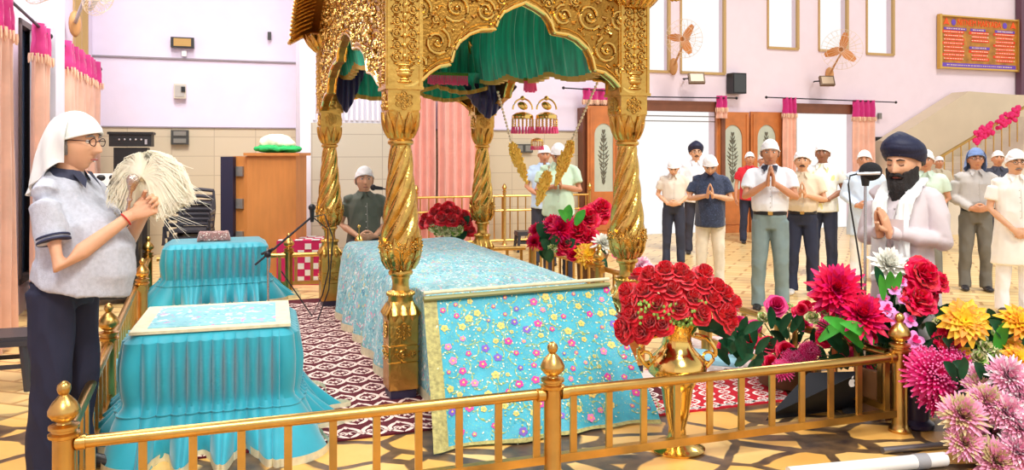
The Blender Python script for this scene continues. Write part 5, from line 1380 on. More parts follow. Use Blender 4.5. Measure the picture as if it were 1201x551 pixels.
# rose bouquet behind the bed, centre
g7 = P(524, 0, 9.35); g7.z = 0
fl = [('rose', 524+x, 254+y, 9.3-z, s*1.9) for x, y, z, s in ((-24, 2, 0, 1), (-14, -5, .05, 1), (-2, -8, .05, 1), (10, -6, .05, 1), (20, -1, 0, 1), (-18, 6, .12, 1), (-6, 1, .15, 1.05), (6, 2, .15, 1.05), (16, 7, .1, .9), (-10, -10, -.05, .9), (2, -12, -.05, .9), (24, 8, .05, .8), (28, 16, .05, .8), (-28, 8, 0, .7))]
arrangement('flower_arrangement', 'round bunch of red roses over cream florets behind the bed, left of the far column', g7, fl+[('cream_floret', 524+x, 267+y, 9.15, 1.7) for x, y in ((-16, 0), (-6, 2), (5, 1), (14, 2), (-10, 5), (0, 6), (10, 6))], rleaves(16, 505, 545, 265, 285, 9.3, .04, 15, 0, 14), pot=([(.12, 0), (.14, .02), (.12, .3), (.17, .6), (.15, .61)], GOLD), base_z=.58)
# small blossoms between column and vase
g8 = P(724, 0, 7.2); g8.z = 0; g8.x += .1
arrangement('flower_arrangement', 'pale pink blooms low behind the right front column', g8, [('pink_chrysanthemum', 752, 312, 7.0, 1.1), ('pink_chrysanthemum', 762, 318, 6.9, .9), ('peach_chrysanthemum', 745, 318, 7.1, .8)], (), pot=([(.08, 0), (.1, .02), (.11, .3), (.1, .31)], GREYPOT), base_z=.28)
# ============================================================ people
# local frame: facing -Y, feet at z 0, 1.70 m tall before scaling
def skinmat(n, c): return M('skin '+n, c, .55, var=.06, vs=12)
SK1 = skinmat('tan', (226, 172, 136)); SK2 = skinmat('brown', (204, 144, 110)); SK3 = skinmat('dark', (150, 100, 74)); SK4 = skinmat('light', (226, 172, 138))
EYEW = M('eye white', (236, 230, 222), .3); EYEB = M('eye dark', (36, 24, 20), .2); HAIRB = M('black hair', (34, 28, 28), .7, bump=.6, bs=120); HAIRG = M('grey hair', (140, 134, 130), .8, bump=.5, bs=120); LIP = M('lips', (160, 84, 76), .5); GLASS = M('spectacle frame', (60, 44, 50), .3, .4)
def head_pts(nu, nv, jaw=.26, beard=0):
    rows = []
    for i in range(nv+1):
        a = min(max(pi*i/nv, .03), pi-.03); rw = []
        for j in range(nu):
            ph = 2*pi*j/nu
            n = V((sin(a)*sin(ph), -sin(a)*cos(ph), -cos(a)))   # j=0 is the face
            x, y, z = n.x*.077, n.y*.098, n.z*.122
            if n.z < 0:
                x *= 1-jaw*(-n.z)**1.6
                if y > 0: y *= 1-.35*(-n.z)
                else: y = y*(1-.10*(-n.z))
            if n.y < 0:
                g = lambda cx, cz, sx, sz: exp(-((x-cx)/sx)**2-((z-cz)/sz)**2)
                front = min(1, -n.y*1.5)
                nose = exp(-(x/.0125)**2)*(max(0, min(1, (.03-z)/.055)) if z > -.03 else exp(-((z+.03)/.009)**2))
                d = .031*nose+.006*g(.014, -.03, .008, .009)+.006*g(-.014, -.03, .008, .009)
                d -= .011*(g(.031, .012, .016, .011)+g(-.031, .012, .016, .011))
                d += .006*(g(.028, .034, .022, .009)+g(-.028, .034, .022, .009))
                d += .006*g(0, -.058, .022, .0055)+.0065*g(0, -.07, .018, .0055)-.005*g(0, -.064, .024, .0025)
                d += .009*g(0, -.1, .022, .014)+.004*(g(.045, -.02, .018, .02)+g(-.045, -.02, .018, .02))
                y -= d*front
            rw.append(V((x, y, z)))
        rows.append(rw)
    return rows
def T_head(neck, bow, turn, tiltz=0):
    return Matrix.Translation(neck) @ Matrix.Rotation(turn, 4, 'Z') @ Matrix.Rotation(bow, 4, 'X') @ Matrix.Rotation(tiltz, 4, 'Y') @ Matrix.Translation((0, -.022, .112))
def hand(m, w, d, n, t, curl=.25, spread=.0, sc=1., thumb=.5):
    """wrist w, finger direction d, palm faces n, thumb side t"""
    w, d, n, t = V(w), V(d).normalized(), V(n), V(t)
    n = (n-d*n.dot(d)).normalized(); t = (t-d*t.dot(d)-n*t.dot(n)).normalized()
    m.tube([w-d*.03*sc, w+d*.01*sc, w+d*.05*sc, w+d*.088*sc], [(.026*sc, .021*sc), (.028*sc, .019*sc), (.038*sc, .016*sc), (.038*sc, .013*sc)], 12, side=t)
    for k, (off, L_, r) in enumerate(((.029, .070, .0095), (.010, .079, .0098), (-.009, .073, .0094), (-.028, .058, .0083))):
        p = w+d*(.082-.004*abs(k-1))*sc+t*off*sc; dd = (d+t*spread*(1.5-k)).normalized(); pts = [p]; c = 0
        for q in range(3):
            c += curl*(.7+.3*q)+.03*k; v_ = (dd*cos(c)+n*sin(c)); p = p+v_*L_*sc*(.42, .33, .27)[q]; pts.append(p)
        m.tube(pts, [r*sc, r*.98*sc, r*.9*sc, r*.66*sc], 8); m.ell(pts[-1], (r*.68*sc,)*3, 6, 5)
    p = w+d*.028*sc+t*.026*sc; v1 = (d*.55+t*thumb+n*.25).normalized(); v2 = (d*.85+t*.2+n*.3).normalized()
    m.tube([p, p+v1*.034*sc, p+v1*.034*sc+v2*.03*sc, p+v1*.034*sc+v2*.052*sc], [.014*sc, .012*sc, .0105*sc, .0075*sc], 8)
POSES = {
 'pray': dict(el=(.255, -.05, 1.13), wr=(.030, -.27, 1.20), d=(-.08, -.42, .9), n=(-1, 0, 0), t=(0, -1, -.3), curl=.06),
 'pray_high': dict(el=(.24, -.12, 1.14), wr=(.028, -.25, 1.29), d=(-.08, -.35, .93), n=(-1, 0, 0), t=(0, 1, .3), curl=.06),
 'clasp': dict(el=(.25, .01, 1.12), wr=(.085, -.20, 1.0), d=(-.85, -.35, -.05), n=(0, .8, .2), t=(0, -.1, 1), curl=.55),
 'low': dict(el=(.24, .0, 1.1), wr=(.075, -.19, .9), d=(-.75, -.2, -.6), n=(0, .9, .1), t=(0, -.4, .8), curl=.5),
 'side': dict(el=(.24, .03, 1.1), wr=(.26, -.05, .86), d=(0, -.1, -1), n=(-1, 0, 0), t=(0, -1, 0), curl=.3),
}
def person(label, loc, head=0., H=1.70, pose='pray', skin=SK1, shirt=None, shirt_c=(230, 230, 230), sleeve='short', hem=.82, tuck=False, pants=(60, 60, 70), cap='cap', cap_c=(244, 244, 246), bow=0., turn=0., lean=0., belly=.02, voxel=.014, collar=True, moustache=None, beard=None, hair=None, glasses=False, eyes='open', shoes=(40, 34, 34), sit=False, belt=None, scarf=None, pocket=False, headscale=1.06, placket=True, custom=None, wamp=.006, kurta=False, hscale=1.08):
    loc = V(loc); r = thing('person', label, 'person', (loc.x, loc.y, loc.z), head, None, H/1.70); SEED = hash(label) % 97 if False else sum(map(ord, label)) % 97
    hipz = .90 if not sit else .56
    LT = Matrix.Translation((0, 0, hipz)) @ Matrix.Rotation(lean, 4, 'X') @ Matrix.Translation((0, 0, -.90))
    def U(p): return LT @ V(p)     # upper body points are given standing upright
    ps = dict(POSES[pose]);
    if custom: ps.update(custom)
    neck = U((0, 0, 1.475)); sh = {s: U((s*.178, .005, 1.385)) for s in (-1, 1)}
    el, wr, hd = {}, {}, {}
    for s in (-1, 1):
        q = ps.get('R' if s < 0 else 'L', ps)
        el[s] = U((s*q['el'][0], q['el'][1], q['el'][2])); wr[s] = U((s*q['wr'][0], q['wr'][1], q['wr'][2]))
        R3 = LT.to_3x3(); hd[s] = [R3 @ V((s*q[k][0], q[k][1], q[k][2])) for k in ('d', 'n', 't')]+[q['curl']]
    # ---- body (skin)
    m = MB()
    ov = lambda z, rx, ry, dy=0: (U((0, dy, z)), (rx, ry))
    st = [ov(.86, .14, .10), ov(.98, .13, .095), ov(1.1, .125, .10), ov(1.25, .145, .10), ov(1.36, .15, .085), ov(1.42, .09, .065), ov(1.47, .058, .062, -.005), ov(1.53, .056, .062, -.012)]
    m.tube([p for p, _ in st], [q for _, q in st], 18, side=(1, 0, 0))
    if not sit: hip = {s: V((s*.09, 0, .88)) for s in (-1, 1)}; kn = {s: V((s*.105, -.015, .48)) for s in (-1, 1)}; an = {s: V((s*.115, .02, .09)) for s in (-1, 1)}
    else: hip = {s: V((s*.09, 0, hipz)) for s in (-1, 1)}; kn = {s: V((s*.14, -.42, .50)) for s in (-1, 1)}; an = {s: V((s*.14, -.38, .09)) for s in (-1, 1)}
    for s in (-1, 1):
        m.tube([sh[s]+V((-s*.03, 0, -.02)), sh[s]+V((-s*.012, 0, -.012)), sh[s].lerp(el[s], .5), el[s], el[s].lerp(wr[s], .3), wr[s], wr[s]+hd[s][0].normalized()*.015], [.045, .047, .044, .037, .039, .0255, .024], 12)
        m.tube([hip[s], hip[s].lerp(kn[s], .5), kn[s], kn[s].lerp(an[s], .4), an[s]], [.075, .065, .05, .045, .035], 12)
    body, _ = remesh(m, voxel, 3)
    hm = MB()
    for s in (-1, 1): hand(hm, wr[s], *hd[s], sc=hscale)
    hb, _ = remesh(hm, .0045 if voxel < .011 else .006, 1); body.merge(hb)
    TH_ = T_head(neck, bow, turn) @ Matrix.Scale(headscale, 4)
    hh = MB(); hh.grid(head_pts(72 if voxel < .011 else 48, 60 if voxel < .011 else 40), True, True, True)
    for s in (-1, 1): hh.ell((s*.078, .012, -.008), (.012, .02, .032), 12, 10, Matrix.Rotation(s*-.3, 3, 'Z'))
    body.merge(hh, TH_)
    body.build('body', skin, r, ang=70)
    def hp(mb, name, mats, **k):
        mb.v = [tuple(TH_ @ V(p)) for p in mb.v]; return mb.build(name, mats, r, **k)
    # ---- face
    for s in (-1, 1):
        if eyes == 'open':
            m = MB(); m.ell((s*.031, -.0795, .012), (.0145, .008, .0085), 12, 8); m.cur = 1; m.ell((s*.031, -.0855, .012), (.0062, .0035, .0065), 10, 8); hp(m, 'eye', [EYEW, EYEB])
        else:
            m = MB(); m.tube([(s*.016, -.089, .007), (s*.031, -.0905, .003), (s*.045, -.083, .006)], .0022, 5); hp(m, 'closed_eyelid', EYEB)
        m = MB(); m.tube([(s*.012, -.0975, .031), (s*.03, -.097, .037), (s*.05, -.081, .030)], [.0035, .0048, .0025], 6); hp(m, 'eyebrow', HAIRG if hair == 'grey' else HAIRB)
    m = MB(); m.tube([(-.022, -.0885, -.064), (-.008, -.0985, -.063), (.008, -.0985, -.063), (.022, -.0885, -.064)], [.002, .0042, .0042, .002], 6); hp(m, 'mouth', LIP)
    if moustache:
        m = MB()
        for s in (-1, 1): m.tube([(0, -.104, -.047), (s*.014, -.101, -.049), (s*.032, -.087, -.06)], [.006, .0075, .003], 8)
        hp(m, 'moustache', HAIRB if moustache == 'black' else HAIRG)
    if beard:
        L_ = .15 if beard == 'full' else .05; m = MB(); rows = []
        for i in range(13):
            k = i/12; rw = []
            for j in range(29):
                a = (-1+2*j/28)*1.75; rr = 1.13+.06*sin(pi*k)
                z = -.012-.02*cos(a)*(k > -1)*1.6-k*(.10+L_*max(0, cos(a*.75))**1.2); sx = .074*rr*(1-.25*k**1.5); sy = .098*rr*(1-.18*k)
                y = -sy*cos(a)
                if abs(a) < .5 and z > -.075: y = -.088 ; z = min(z, -.07)
                rw.append(V((sx*sin(a), y-.004*sin(k*14+j), z)))
            rows.append(rw)
        bk = [[V((p.x*.6, p.y*.6+.0, p.z)) for p in rw] for rw in rows]
        m.grid(rows); m.grid(bk[::-1]); m.grid([rows[-1], bk[-1]]); m.grid([rows[0], bk[0]]); m.grid([[q[0] for q in rows], [q[0] for q in bk]]); m.grid([[q[-1] for q in rows], [q[-1] for q in bk]])
        m.ell((0, -.075, -.115), (.055, .04, .05), 16, 10)
        mm, nn_ = remesh(m, .006, 2); displace(mm, nn_, lambda p, n: .005*noise.noise(V((p.x*70, p.y*70, p.z*25)))); hp(mm, 'beard', HAIRB)
        m = MB()
        for s in (-1, 1): m.tube([(0, -.106, -.045), (s*.018, -.103, -.047), (s*.04, -.086, -.062)], [.008, .011, .006], 8)
        hp(m, 'moustache', HAIRB)
    if glasses:
        m = MB()
        for s in (-1, 1):
            m.tube([(s*.031+.021*cos(a), -.106+.004*abs(cos(a)), .01+.016*sin(a)) for a in [i*2*pi/16 for i in range(17)]], .002, 5, cap=False); m.tube([(s*.052, -.104, .014), (s*.08, -.03, .016), (s*.083, .01, .008)], .002, 5)
        m.tube([(-.01, -.107, .014), (.01, -.107, .014)], .002, 5); hp(m, 'spectacles', GLASS)
    # ---- hair and headwear
    if hair:
        m = MB(); rows = []
        for i in range(14):
            k = i/13; a = k*pi*.62
            rows.append([V((.0835*sin(a)*sin(ph), .105*sin(a)*-cos(ph)+.004, .128*cos(a))) for ph in [(.30+.70*0)*0+pi*.42+(2*pi-pi*.84)*j/32 for j in range(33)]])
        m.grid(rows); m.grid([[p*.93 for p in rw] for rw in rows][::-1]); hp(m, 'hair', HAIRG if hair == 'grey' else HAIRB)
    CM = M('cap cloth %d %d %d' % cap_c, cap_c, .75, var=.03, sheen=.2)
    x0_ = SEED; crk = 1.0
    def shell(zf, zb, s=1.1, top=1.0, droop=0., N=48, K=16, asym=0, knot=0):
        rows = []
        for i in range(K+1):
            k = i/K; rw = []
            for j in range(N):
                ph = 2*pi*j/N; f = (1-cos(ph))/2; zl = zf+(zb-zf)*f; zt = .122*s*top
                z = zt+(zl-zt)*k**1.5; zz = min(1, max(-1, z/(zt))); c_ = sqrt(max(.0, 1-abs(zz)**2.15)) if k > 0 else .05
                w = 1+crk*(.02*sin(ph*3+k*9)+.018*sin(z*150+5*cos(ph))+.02*noise.noise(V((x0_*3+cos(ph)*3, sin(ph)*3, z*30))))
                rw.append(V((.077*s*c_*w*1.04*sin(ph), -.1*s*c_*w*1.02*cos(ph)-.0, z)))
            rows.append(rw)
        return rows
    if cap in ('cap', 'scarf', 'wrap'):
        if cap == 'wrap': crk = 1.7
        rows = shell(.05, -.03 if cap != 'wrap' else -.06, 1.09 if cap == 'cap' else 1.15, .99, N=48); m = MB(); m.grid(rows, True); m.add(rows[0], [tuple(range(48))])
        inn = [[V((p.x*.93, p.y*.93, p.z*.97)) for p in rw] for rw in rows]; m.grid(inn[::-1], True); m.grid([rows[-1], inn[-1]], True)
        band = [V((p.x*1.005, p.y*1.005, p.z+.004)) for p in rows[-1]]; m.tube(band+[band[0]], .0045, 6, cap=False)
        m.tube([(0, .11, .0), (.015, .13, -.03), (.02, .128, -.08)], [.016, .02, .012], 8, flat=.5); m.tube([(0, .11, .0), (-.018, .13, -.03), (-.02, .128, -.07)], [.016, .018, .01], 8, flat=.5)
        hp(m, 'head_cap' if cap == 'cap' else 'head_wrap', CM)
    if cap == 'scarf':
        m = MB(); rows = []; N = 36
        for i in range(15):
            k = i/14; rw = []
            for j in range(N+1):
                ph = pi*.44+(2*pi-pi*.88)*j/N; back = -cos(ph)
                z = .11-.34*k*(.55+.45*max(0, back)) ; s_ = 1.16+.06*sin(pi*k)+.25*k**2; q = sqrt(max(0, 1-(max(0, z)/.145)**2.3))
                wv = 1+.09*noise.noise(V((cos(ph)*3, sin(ph)*3, z*9)))+.05*sin(j*.9+z*22)*(.3+k); rw.append(V((.08*s_*q*sin(ph)*wv, -.1*s_*q*cos(ph)*wv+.05*k*max(0, back), z)))
            rows.append(rw)
        bk = [[V((p.x*.95, p.y*.95, p.z)) for p in rw] for rw in rows]
        m.grid(rows); m.grid(bk[::-1]); m.grid([rows[-1], bk[-1]]); m.grid([[q[0] for q in rows], [q[0] for q in bk]]); m.grid([[q[-1] for q in rows], [q[-1] for q in bk]]); hp(m, 'scarf_tail', CM)
    if cap == 'turban':
        m = MB(); rows = []; N, K = 72, 26
        for i in range(K+1):
            k = i/K; rw = []
            for j in range(N):
                ph = 2*pi*j/N; fr = cos(ph); zl = .056-.10*(1-fr)/2; zt = .158+.012*fr
                z = zt+(zl-zt)*k; e = (1-(1-min(1, k/.72+.05))**2.3)**.5
                lay = (z*1.0-.055*abs(sin(ph/2))*1.0+.05*abs(sin(ph)))*80; s = 1+.03*(abs(sin(lay))**.6-.5)*min(1, k*4)
                bulge = 1+.17*sin(pi*min(1, k*.95+.03))
                rw.append(V((.098*e*s*bulge*sin(ph), -(.115)*e*s*bulge*fr+.022, z+.014*abs(sin(ph))*0+.02*(1-k)*(-fr)*-.6)))
            rows.append(rw)
        m.grid(rows, True); m.add(rows[0], [tuple(range(N))]); inn = [[V((p.x*.86, p.y*.86, p.z)) for p in rw] for rw in rows[-6:]]; m.grid([rows[-1], inn[-1]], True); m.grid(inn[::-1], True)
        hp(m, 'turban', M('turban cloth %d %d %d' % cap_c, cap_c, .6, bump=.2, bs=60), ang=60)
        if beard: m = MB(); m.poly([(-.03, -.094, .06), (.03, -.094, .06), (0, -.105, .10)], .006, (0, 1, 0)); hp(m, 'turban_wedge', M('white underband', (226, 226, 230), .7), smooth=False)
    # ---- trousers
    PM = M('trousers %d %d %d' % pants, pants, .8, var=.08, vs=10)
    m = MB()
    if not sit:
        m.tube([V((0, 0, .985)), V((0, -.005-belly*.3, .95)), V((0, 0, .88)), V((0, 0, .82))], [(.155, .115+belly*.5), (.162, .122+belly*.5), (.168, .122), (.15, .11)], 20, side=(1, 0, 0))
        for s in (-1, 1): m.tube([hip[s]+V((0, 0, .02)), V((s*.092, 0, .75)), kn[s], an[s]+V((0, -.0, .15)), V((s*.115, .0, .035))], [(.09, .105), (.09, .1), (.073, .082), (.066, .075), (.068, .085)], 16, side=(1, 0, 0))
    else:
        m.tube([V((0, 0, hipz+.1)), V((0, 0, hipz)), V((0, -.02, hipz-.08))], [(.16, .12), (.175, .14), (.15, .12)], 18, side=(1, 0, 0))
        for s in (-1, 1): m.tube([hip[s], hip[s].lerp(kn[s], .5), kn[s]+V((0, .01, .0)), kn[s].lerp(an[s], .5), an[s]-V((0, 0, .03))], [.095, .09, .08, .072, .075], 14)
    tm, nn_ = remesh(m, voxel, 3); displace(tm, nn_, wrinkle(wamp*.9, 8, SEED, (1.2, 1.2, .5))); tr = tm.build('trousers', PM, r, ang=70)
    if belt and tuck:
        m = MB(); m.tube([U((0, -.004-belly*.5, .965)), U((0, -.004-belly*.5, 1.0))], [(.164, .124+belly*.6)]*2, 32, side=(1, 0, 0)); m.build('belt', M('belt leather', belt, .4), r)
        m = MB(); m.box(U((0, -.132-belly*1.1, .982)), (.045, .012, .035)); m.build('belt_buckle', GOLDS, r, False)
    for s in (-1, 1):
        m = MB(); a = an[s]; m.tube([V((a.x, a.y+.06, .035)), V((a.x, a.y, .045)), V((a.x+s*.01, a.y-.08, .038)), V((a.x+s*.015, a.y-.17, .028)), V((a.x+s*.015, a.y-.2, .022))], [(.035, .034), (.04, .044), (.045, .034), (.042, .026), (.026, .018)], 12, side=(1, 0, 0)); mm, _ = remesh(m, .008, 3)
        zmin = min(p[2] for p in mm.v); mm.v = [(p[0], p[1], max(p[2], .002)) for p in mm.v]; mm.build('shoe', M('shoe %d %d %d' % shoes, shoes, .45), r)
    # ---- shirt
    SM = shirt or M('shirt %d %d %d' % shirt_c, shirt_c, .8, var=.04, vs=10, sheen=.15)
    m = MB(); b = belly
    if tuck: low = [((0, -b*.4, .99), (.160, .122+b*.6)), ((0, -b*.4, 1.02), (.172, .13+b*.7))]
    else: low = [((0, -b*.75, hem), (.196, .146+b*.75)), ((0, -b*.85, hem+.07), (.190, .140+b*.85)), ((0, -b*.9, min(1.0, hem+.13)), (.186, .138+b*.9))]
    if kurta: low = [((0, 0, hem), (.225, .16+b*.3)), ((0, 0, hem+.15), (.215, .155+b*.4)), ((0, -b*.3, .93), (.195, .145+b*.7))]
    st = low+[((0, -b*.9, 1.08), (.178, .134+b*.85)), ((0, -b*.6, 1.18), (.182, .13+b*.6)), ((0, -.005, 1.30), (.195, .125)), ((0, .005, 1.375), (.185, .10)), ((0, .01, 1.42), (.13, .08)), ((0, .005, 1.45), (.078, .074)), ((0, .003, 1.47), (.070, .07))]
    if sit: st[0] = ((0, 0, .88), (.185, .15)); 
    m.tube([U(p) for p, _ in st], [q for _, q in st], 22, side=(1, 0, 0))
    for s in (-1, 1):
        if sleeve == 'short':
            e_ = sh[s].lerp(el[s], .68); R3_ = LT.to_3x3(); m.tube([sh[s]+R3_ @ V((-s*.09, 0, -.02)), sh[s]+R3_ @ V((-s*.04, 0, -.006)), sh[s].lerp(el[s], .09)+R3_ @ V((-s*.008, 0, 0)), sh[s].lerp(el[s], .22), sh[s].lerp(el[s], .42), e_], [.05, .058, .064, .066, .066, .066], 16); m.ell(sh[s]+R3_ @ V((-s*.016, 0, -.016)), (.058, .06, .06), 14, 10)
        else:
            w_ = wr[s].lerp(el[s], .06); R3_ = LT.to_3x3(); m.tube([sh[s]+R3_ @ V((-s*.09, 0, -.02)), sh[s]+R3_ @ V((-s*.04, 0, -.006)), sh[s].lerp(el[s], .12), sh[s].lerp(el[s], .3), sh[s].lerp(el[s], .6), el[s].lerp(sh[s], .08), el[s].lerp(wr[s], .12), el[s].lerp(wr[s], .5), w_], [.05, .058, .064, .065, .062, .06, .058, .05, .038], 16); m.ell(sh[s]+R3_ @ V((-s*.016, 0, -.016)), (.058, .06, .06), 14, 10); m.ell(el[s], (.058, .058, .058), 14, 10)
    sm_, nn_ = remesh(m, voxel, 4); displace(sm_, nn_, wrinkle(wamp, 7, SEED+3, (1, 1, .55))); so = sm_.build('shirt' if not kurta else 'kurta', SM, r, ang=70)
    if sleeve == 'long':
        for s in (-1, 1):
            w_ = wr[s].lerp(el[s], .06); dd = (el[s]-wr[s]).normalized(); m = MB(); m.tube([w_-dd*.008, w_+dd*.045], [.042, .045], 16); m.build('cuff', SM, so)
    if collar:
        m = MB(); 
        def cpt(a, z, rr): return U((rr*1.0*sin(a), .006-rr*1.02*cos(a), z))
        ra = [cpt(.28+(2*pi-.56)*k/24, 1.485-.02*abs(cos((.28+(2*pi-.56)*k/24)/2)), .068) for k in range(25)]
        rb_ = [cpt(.28+(2*pi-.56)*k/24, 1.445-.028*abs(cos((.28+(2*pi-.56)*k/24)/2))**3, .092+.004*abs(cos((.28+(2*pi-.56)*k/24)/2))) for k in range(25)]
        m.grid([ra, rb_]); m.grid([[p+V((0, 0, -.006)) for p in rb_], [p+V((0, 0, -.006)) for p in ra]]); m.grid([rb_, [p+V((0, 0, -.006)) for p in rb_]])
        for s in (-1, 1):
            t0 = U((s*.022, -.07, 1.462)); m.add([t0, U((s*.075, -.065, 1.455)), U((s*.062, -.128, 1.385)), U((s*.030, -.112, 1.425))], [(0, 1, 2, 3)])
        m.build('collar', custom['collar_mat'] if custom and 'collar_mat' in custom else SM, so)
    if placket:
        dgv = [V(p) for p in sm_.v]; m = MB(); zz = [1.42, 1.34, 1.26, 1.18, 1.1, 1.02] if not (custom and custom.get('polo')) else [1.43, 1.38, 1.33]
        line = []
        for z in zz:
            tgt = U((0, -.3, z)); c_ = U((0, 0, z)); best = min((q for q in dgv if abs(q.x-c_.x) < .03), key=lambda q: (q-tgt).length); line.append(V((c_.x, best.y-.003, best.z)))
        m.tube([p+V((.014, .001, 0)) for p in line], [(.0015, .003)]*len(line), 5)
        for p in line[1:]: m.ell(p, (.0055, .003, .0055), 8, 5)
        m.build('button_placket', M('button', (200, 196, 190), .5), so)
    if pocket:
        dgv = [V(p) for p in sm_.v]; best = min(dgv, key=lambda q: (q-U((.095, -.3, 1.27))).length); m = MB(); m.box(best+V((0, -.002, 0)), (.09, .006, .1)); m.build('pocket', SM, so, False)
    if scarf:
        m = MB()
        for s in (-1, 1):
            pts = [U((s*.0+s*.03, .085, 1.46)), U((s*.085, .05, 1.475)), U((s*.1, -.05, 1.44)), U((s*.085, -.135-b, 1.33)), U((s*.075, -.165-b*1.2, 1.15)), U((s*.08, -.17-b*1.1, .98)), U((s*.085, -.165-b*.6, .8 if s < 0 else .86))]
            if s == 1: pts = pts
            m.tube(pts, [(.045, .012), (.045, .014), (.045, .014), (.048, .012), (.05, .012), (.052, .012), (.054, .01)], 12, side=(1, 0, 0))
        mm, nn_ = remesh(m, .009, 2); displace(mm, nn_, wrinkle(.006, 14, 2, (2, 1, .2))); mm.build('white_scarf', M('white scarf', (238, 244, 242), .7, sheen=.3), r)
    return r, dict(U=U, el=el, wr=wr, sh=sh, TH=TH_, shirt=so, hd=hd)
def GP(px, d): p = P(px, 0, d); p.z = 0; return p
dg_ = math.radians
PRAY = 'pray'
CHK = flecked('navy checked cloth', (44, 56, 84), [(70, 84, 116), (30, 38, 62)], 60, (1, 1, 1), 0, .3, .8, .1)
STRP = flecked('white and yellow leaf print cloth', (246, 244, 232), [(240, 236, 190), (236, 224, 150), (250, 248, 240)], 14, (1, 1, .6), .1, .3, .8, .1)
# hall people, far to near
person('man in a red shirt and white cap with dark trousers, by the wooden door leaves', GP(879, 14.4), dg_(-5), 1.60, 'side', SK2, None, (214, 30, 50), 'short', pants=(40, 44, 66), voxel=.018, belly=.03)
person('man in white cap and white shirt whose head shows behind the tall praying man', GP(894, 14.9), dg_(0), 1.56, 'clasp', SK2, None, (236, 236, 240), 'short', pants=(50, 50, 60), voxel=.018)
person('distant man in a beige shirt and white cap beside the stair railing', GP(1101, 15.2), dg_(-10), 1.52, 'clasp', SK2, None, (196, 184, 160), 'long', pants=(120, 110, 100), voxel=.018)
person('man with navy turban, moustache and spectacles in a white shirt in the bright doorway', GP(816, 12.9), dg_(-5), 1.72, 'side', SK1, None, (244, 244, 248), 'short', pants=(50, 50, 64), cap='turban', cap_c=(26, 30, 62), moustache='black', glasses=True, voxel=.016)
person('man in light blue shirt and white cap by the hall barrier, behind the mint-shirted man', GP(638, 11.6), dg_(5), 1.70, 'clasp', SK2, None, (190, 214, 240), 'short', pants=(50, 52, 66), voxel=.016, bow=.2)
person('man in dark clothes and white cap between the blue-scarfed man and the man in white', GP(1170, 12.6), dg_(-20), 1.62, 'clasp', SK2, None, (60, 62, 78), 'long', pants=(50, 50, 60), voxel=.016)
person('man with bowed head in a beige shirt and dark trousers, left of the navy-checked man', GP(790, 11.7), dg_(-12), 1.52, 'clasp', SK1, None, (226, 214, 198), 'short', tuck=True, pants=(48, 52, 70), belt=(30, 26, 26), bow=.55, lean=.06, voxel=.014, shoes=(60, 40, 36))
person('man with bowed head in a navy checked shirt and cream trousers', GP(833, 9.6), dg_(-14), 1.60, PRAY, SK1, CHK, (0, 0, 0), 'short', hem=.8, pants=(238, 228, 208), bow=.6, lean=.05, belly=.04, voxel=.012, placket=False)
person('man in white and yellow leaf print shirt and white cap in the right bright doorway', GP(965, 10.6), dg_(-28), 1.71, 'clasp', SK3, STRP, (0, 0, 0), 'short', hem=.84, pants=(44, 50, 74), voxel=.013, placket=False)
person('moustached man in a beige polo shirt with white head wrap and navy trousers', GP(941, 9.25), dg_(-20), 1.62, 'pray', SK1, None, (226, 208, 180), 'short', tuck=True, pants=(40, 46, 70), cap='wrap', belt=(36, 30, 30), moustache='black', belly=.045, voxel=.012, shoes=(230, 226, 220))
person('tall praying man in white shirt, grey-green trousers and black belt, mid-hall', GP(903, 8.32), dg_(-16), 1.73, 'pray_high', SK2, None, (240, 244, 252), 'short', tuck=True, pants=(128, 148, 150), belt=(30, 28, 32), bow=.12, voxel=.0105, collar=True, pocket=True, hair='grey', custom=dict(collar_mat=M('dark collar', (50, 50, 66), .8)))
person('man behind the microphone in pale blue clothes and a white cap', GP(1014, 10.2), dg_(-25), 1.62, 'clasp', SK2, None, (206, 222, 240), 'long', hem=.6, kurta=True, pants=(240, 240, 240), voxel=.014)
person('man in mint clothes and white head wrap, mostly hidden behind the bearded man', GP(1086, 9.6), dg_(-30), 1.62, 'clasp', SK2, None, (206, 226, 208), 'short', pants=(130, 130, 124), cap='wrap', voxel=.014)
person('man in grey shirt and trousers with a blue head scarf, hands clasped', GP(1144, 9.5), dg_(-18), 1.64, 'clasp', SK2, None, (186, 180, 176), 'long', tuck=True, pants=(116, 112, 104), cap='scarf', cap_c=(110, 136, 186), belt=(50, 44, 40), glasses=True, voxel=.012, pocket=True, shoes=(44, 40, 44), wamp=.007)
person('spectacled man in long white kurta, trousers and white head wrap at the right edge', GP(1190, 8.15), dg_(-14), 1.62, 'low', SK1, None, (248, 244, 236), 'short', hem=.52, kurta=True, pants=(246, 244, 246), cap='wrap', glasses=True, moustache='grey', voxel=.0105, shoes=(60, 40, 34), bow=.08)
person('praying man in mint green shirt and white cap, head bowed, behind the red flowers', GP(655, 9.95), dg_(-4), 1.74, 'pray', SK2, None, (206, 234, 206), 'short', hem=.84, pants=(60, 60, 76), bow=.55, lean=.06, belly=.06, voxel=.0105)
# seated man
sp = GP(427, 9.1)
r, _ = person('seated man in a dark green-grey shirt and white cap, hands together, behind the bed', sp, dg_(18), 1.78, 'clasp', SK4, None, (92, 100, 88), 'short', pants=(60, 60, 66), sit=True, voxel=.0105, hair='grey', belly=.02, pocket=True, headscale=1.15)
st_ = thing('wooden_stool', 'wooden stool under the seated man behind the bed', 'stool', (sp.x, sp.y+.02, 0), .3)
m = MB(); m.lathe([(.2, .40), (.21, .41), (.21, .43), (.2, .44)], 24); m.build('seat', WOODD, st_)
for k in range(4): m = MB(); m.tube([(.13*cos(pi/4+k*pi/2), .13*sin(pi/4+k*pi/2), .41), (.18*cos(pi/4+k*pi/2), .18*sin(pi/4+k*pi/2), 0)], .02, 8); m.build('leg', WOODD, st_)
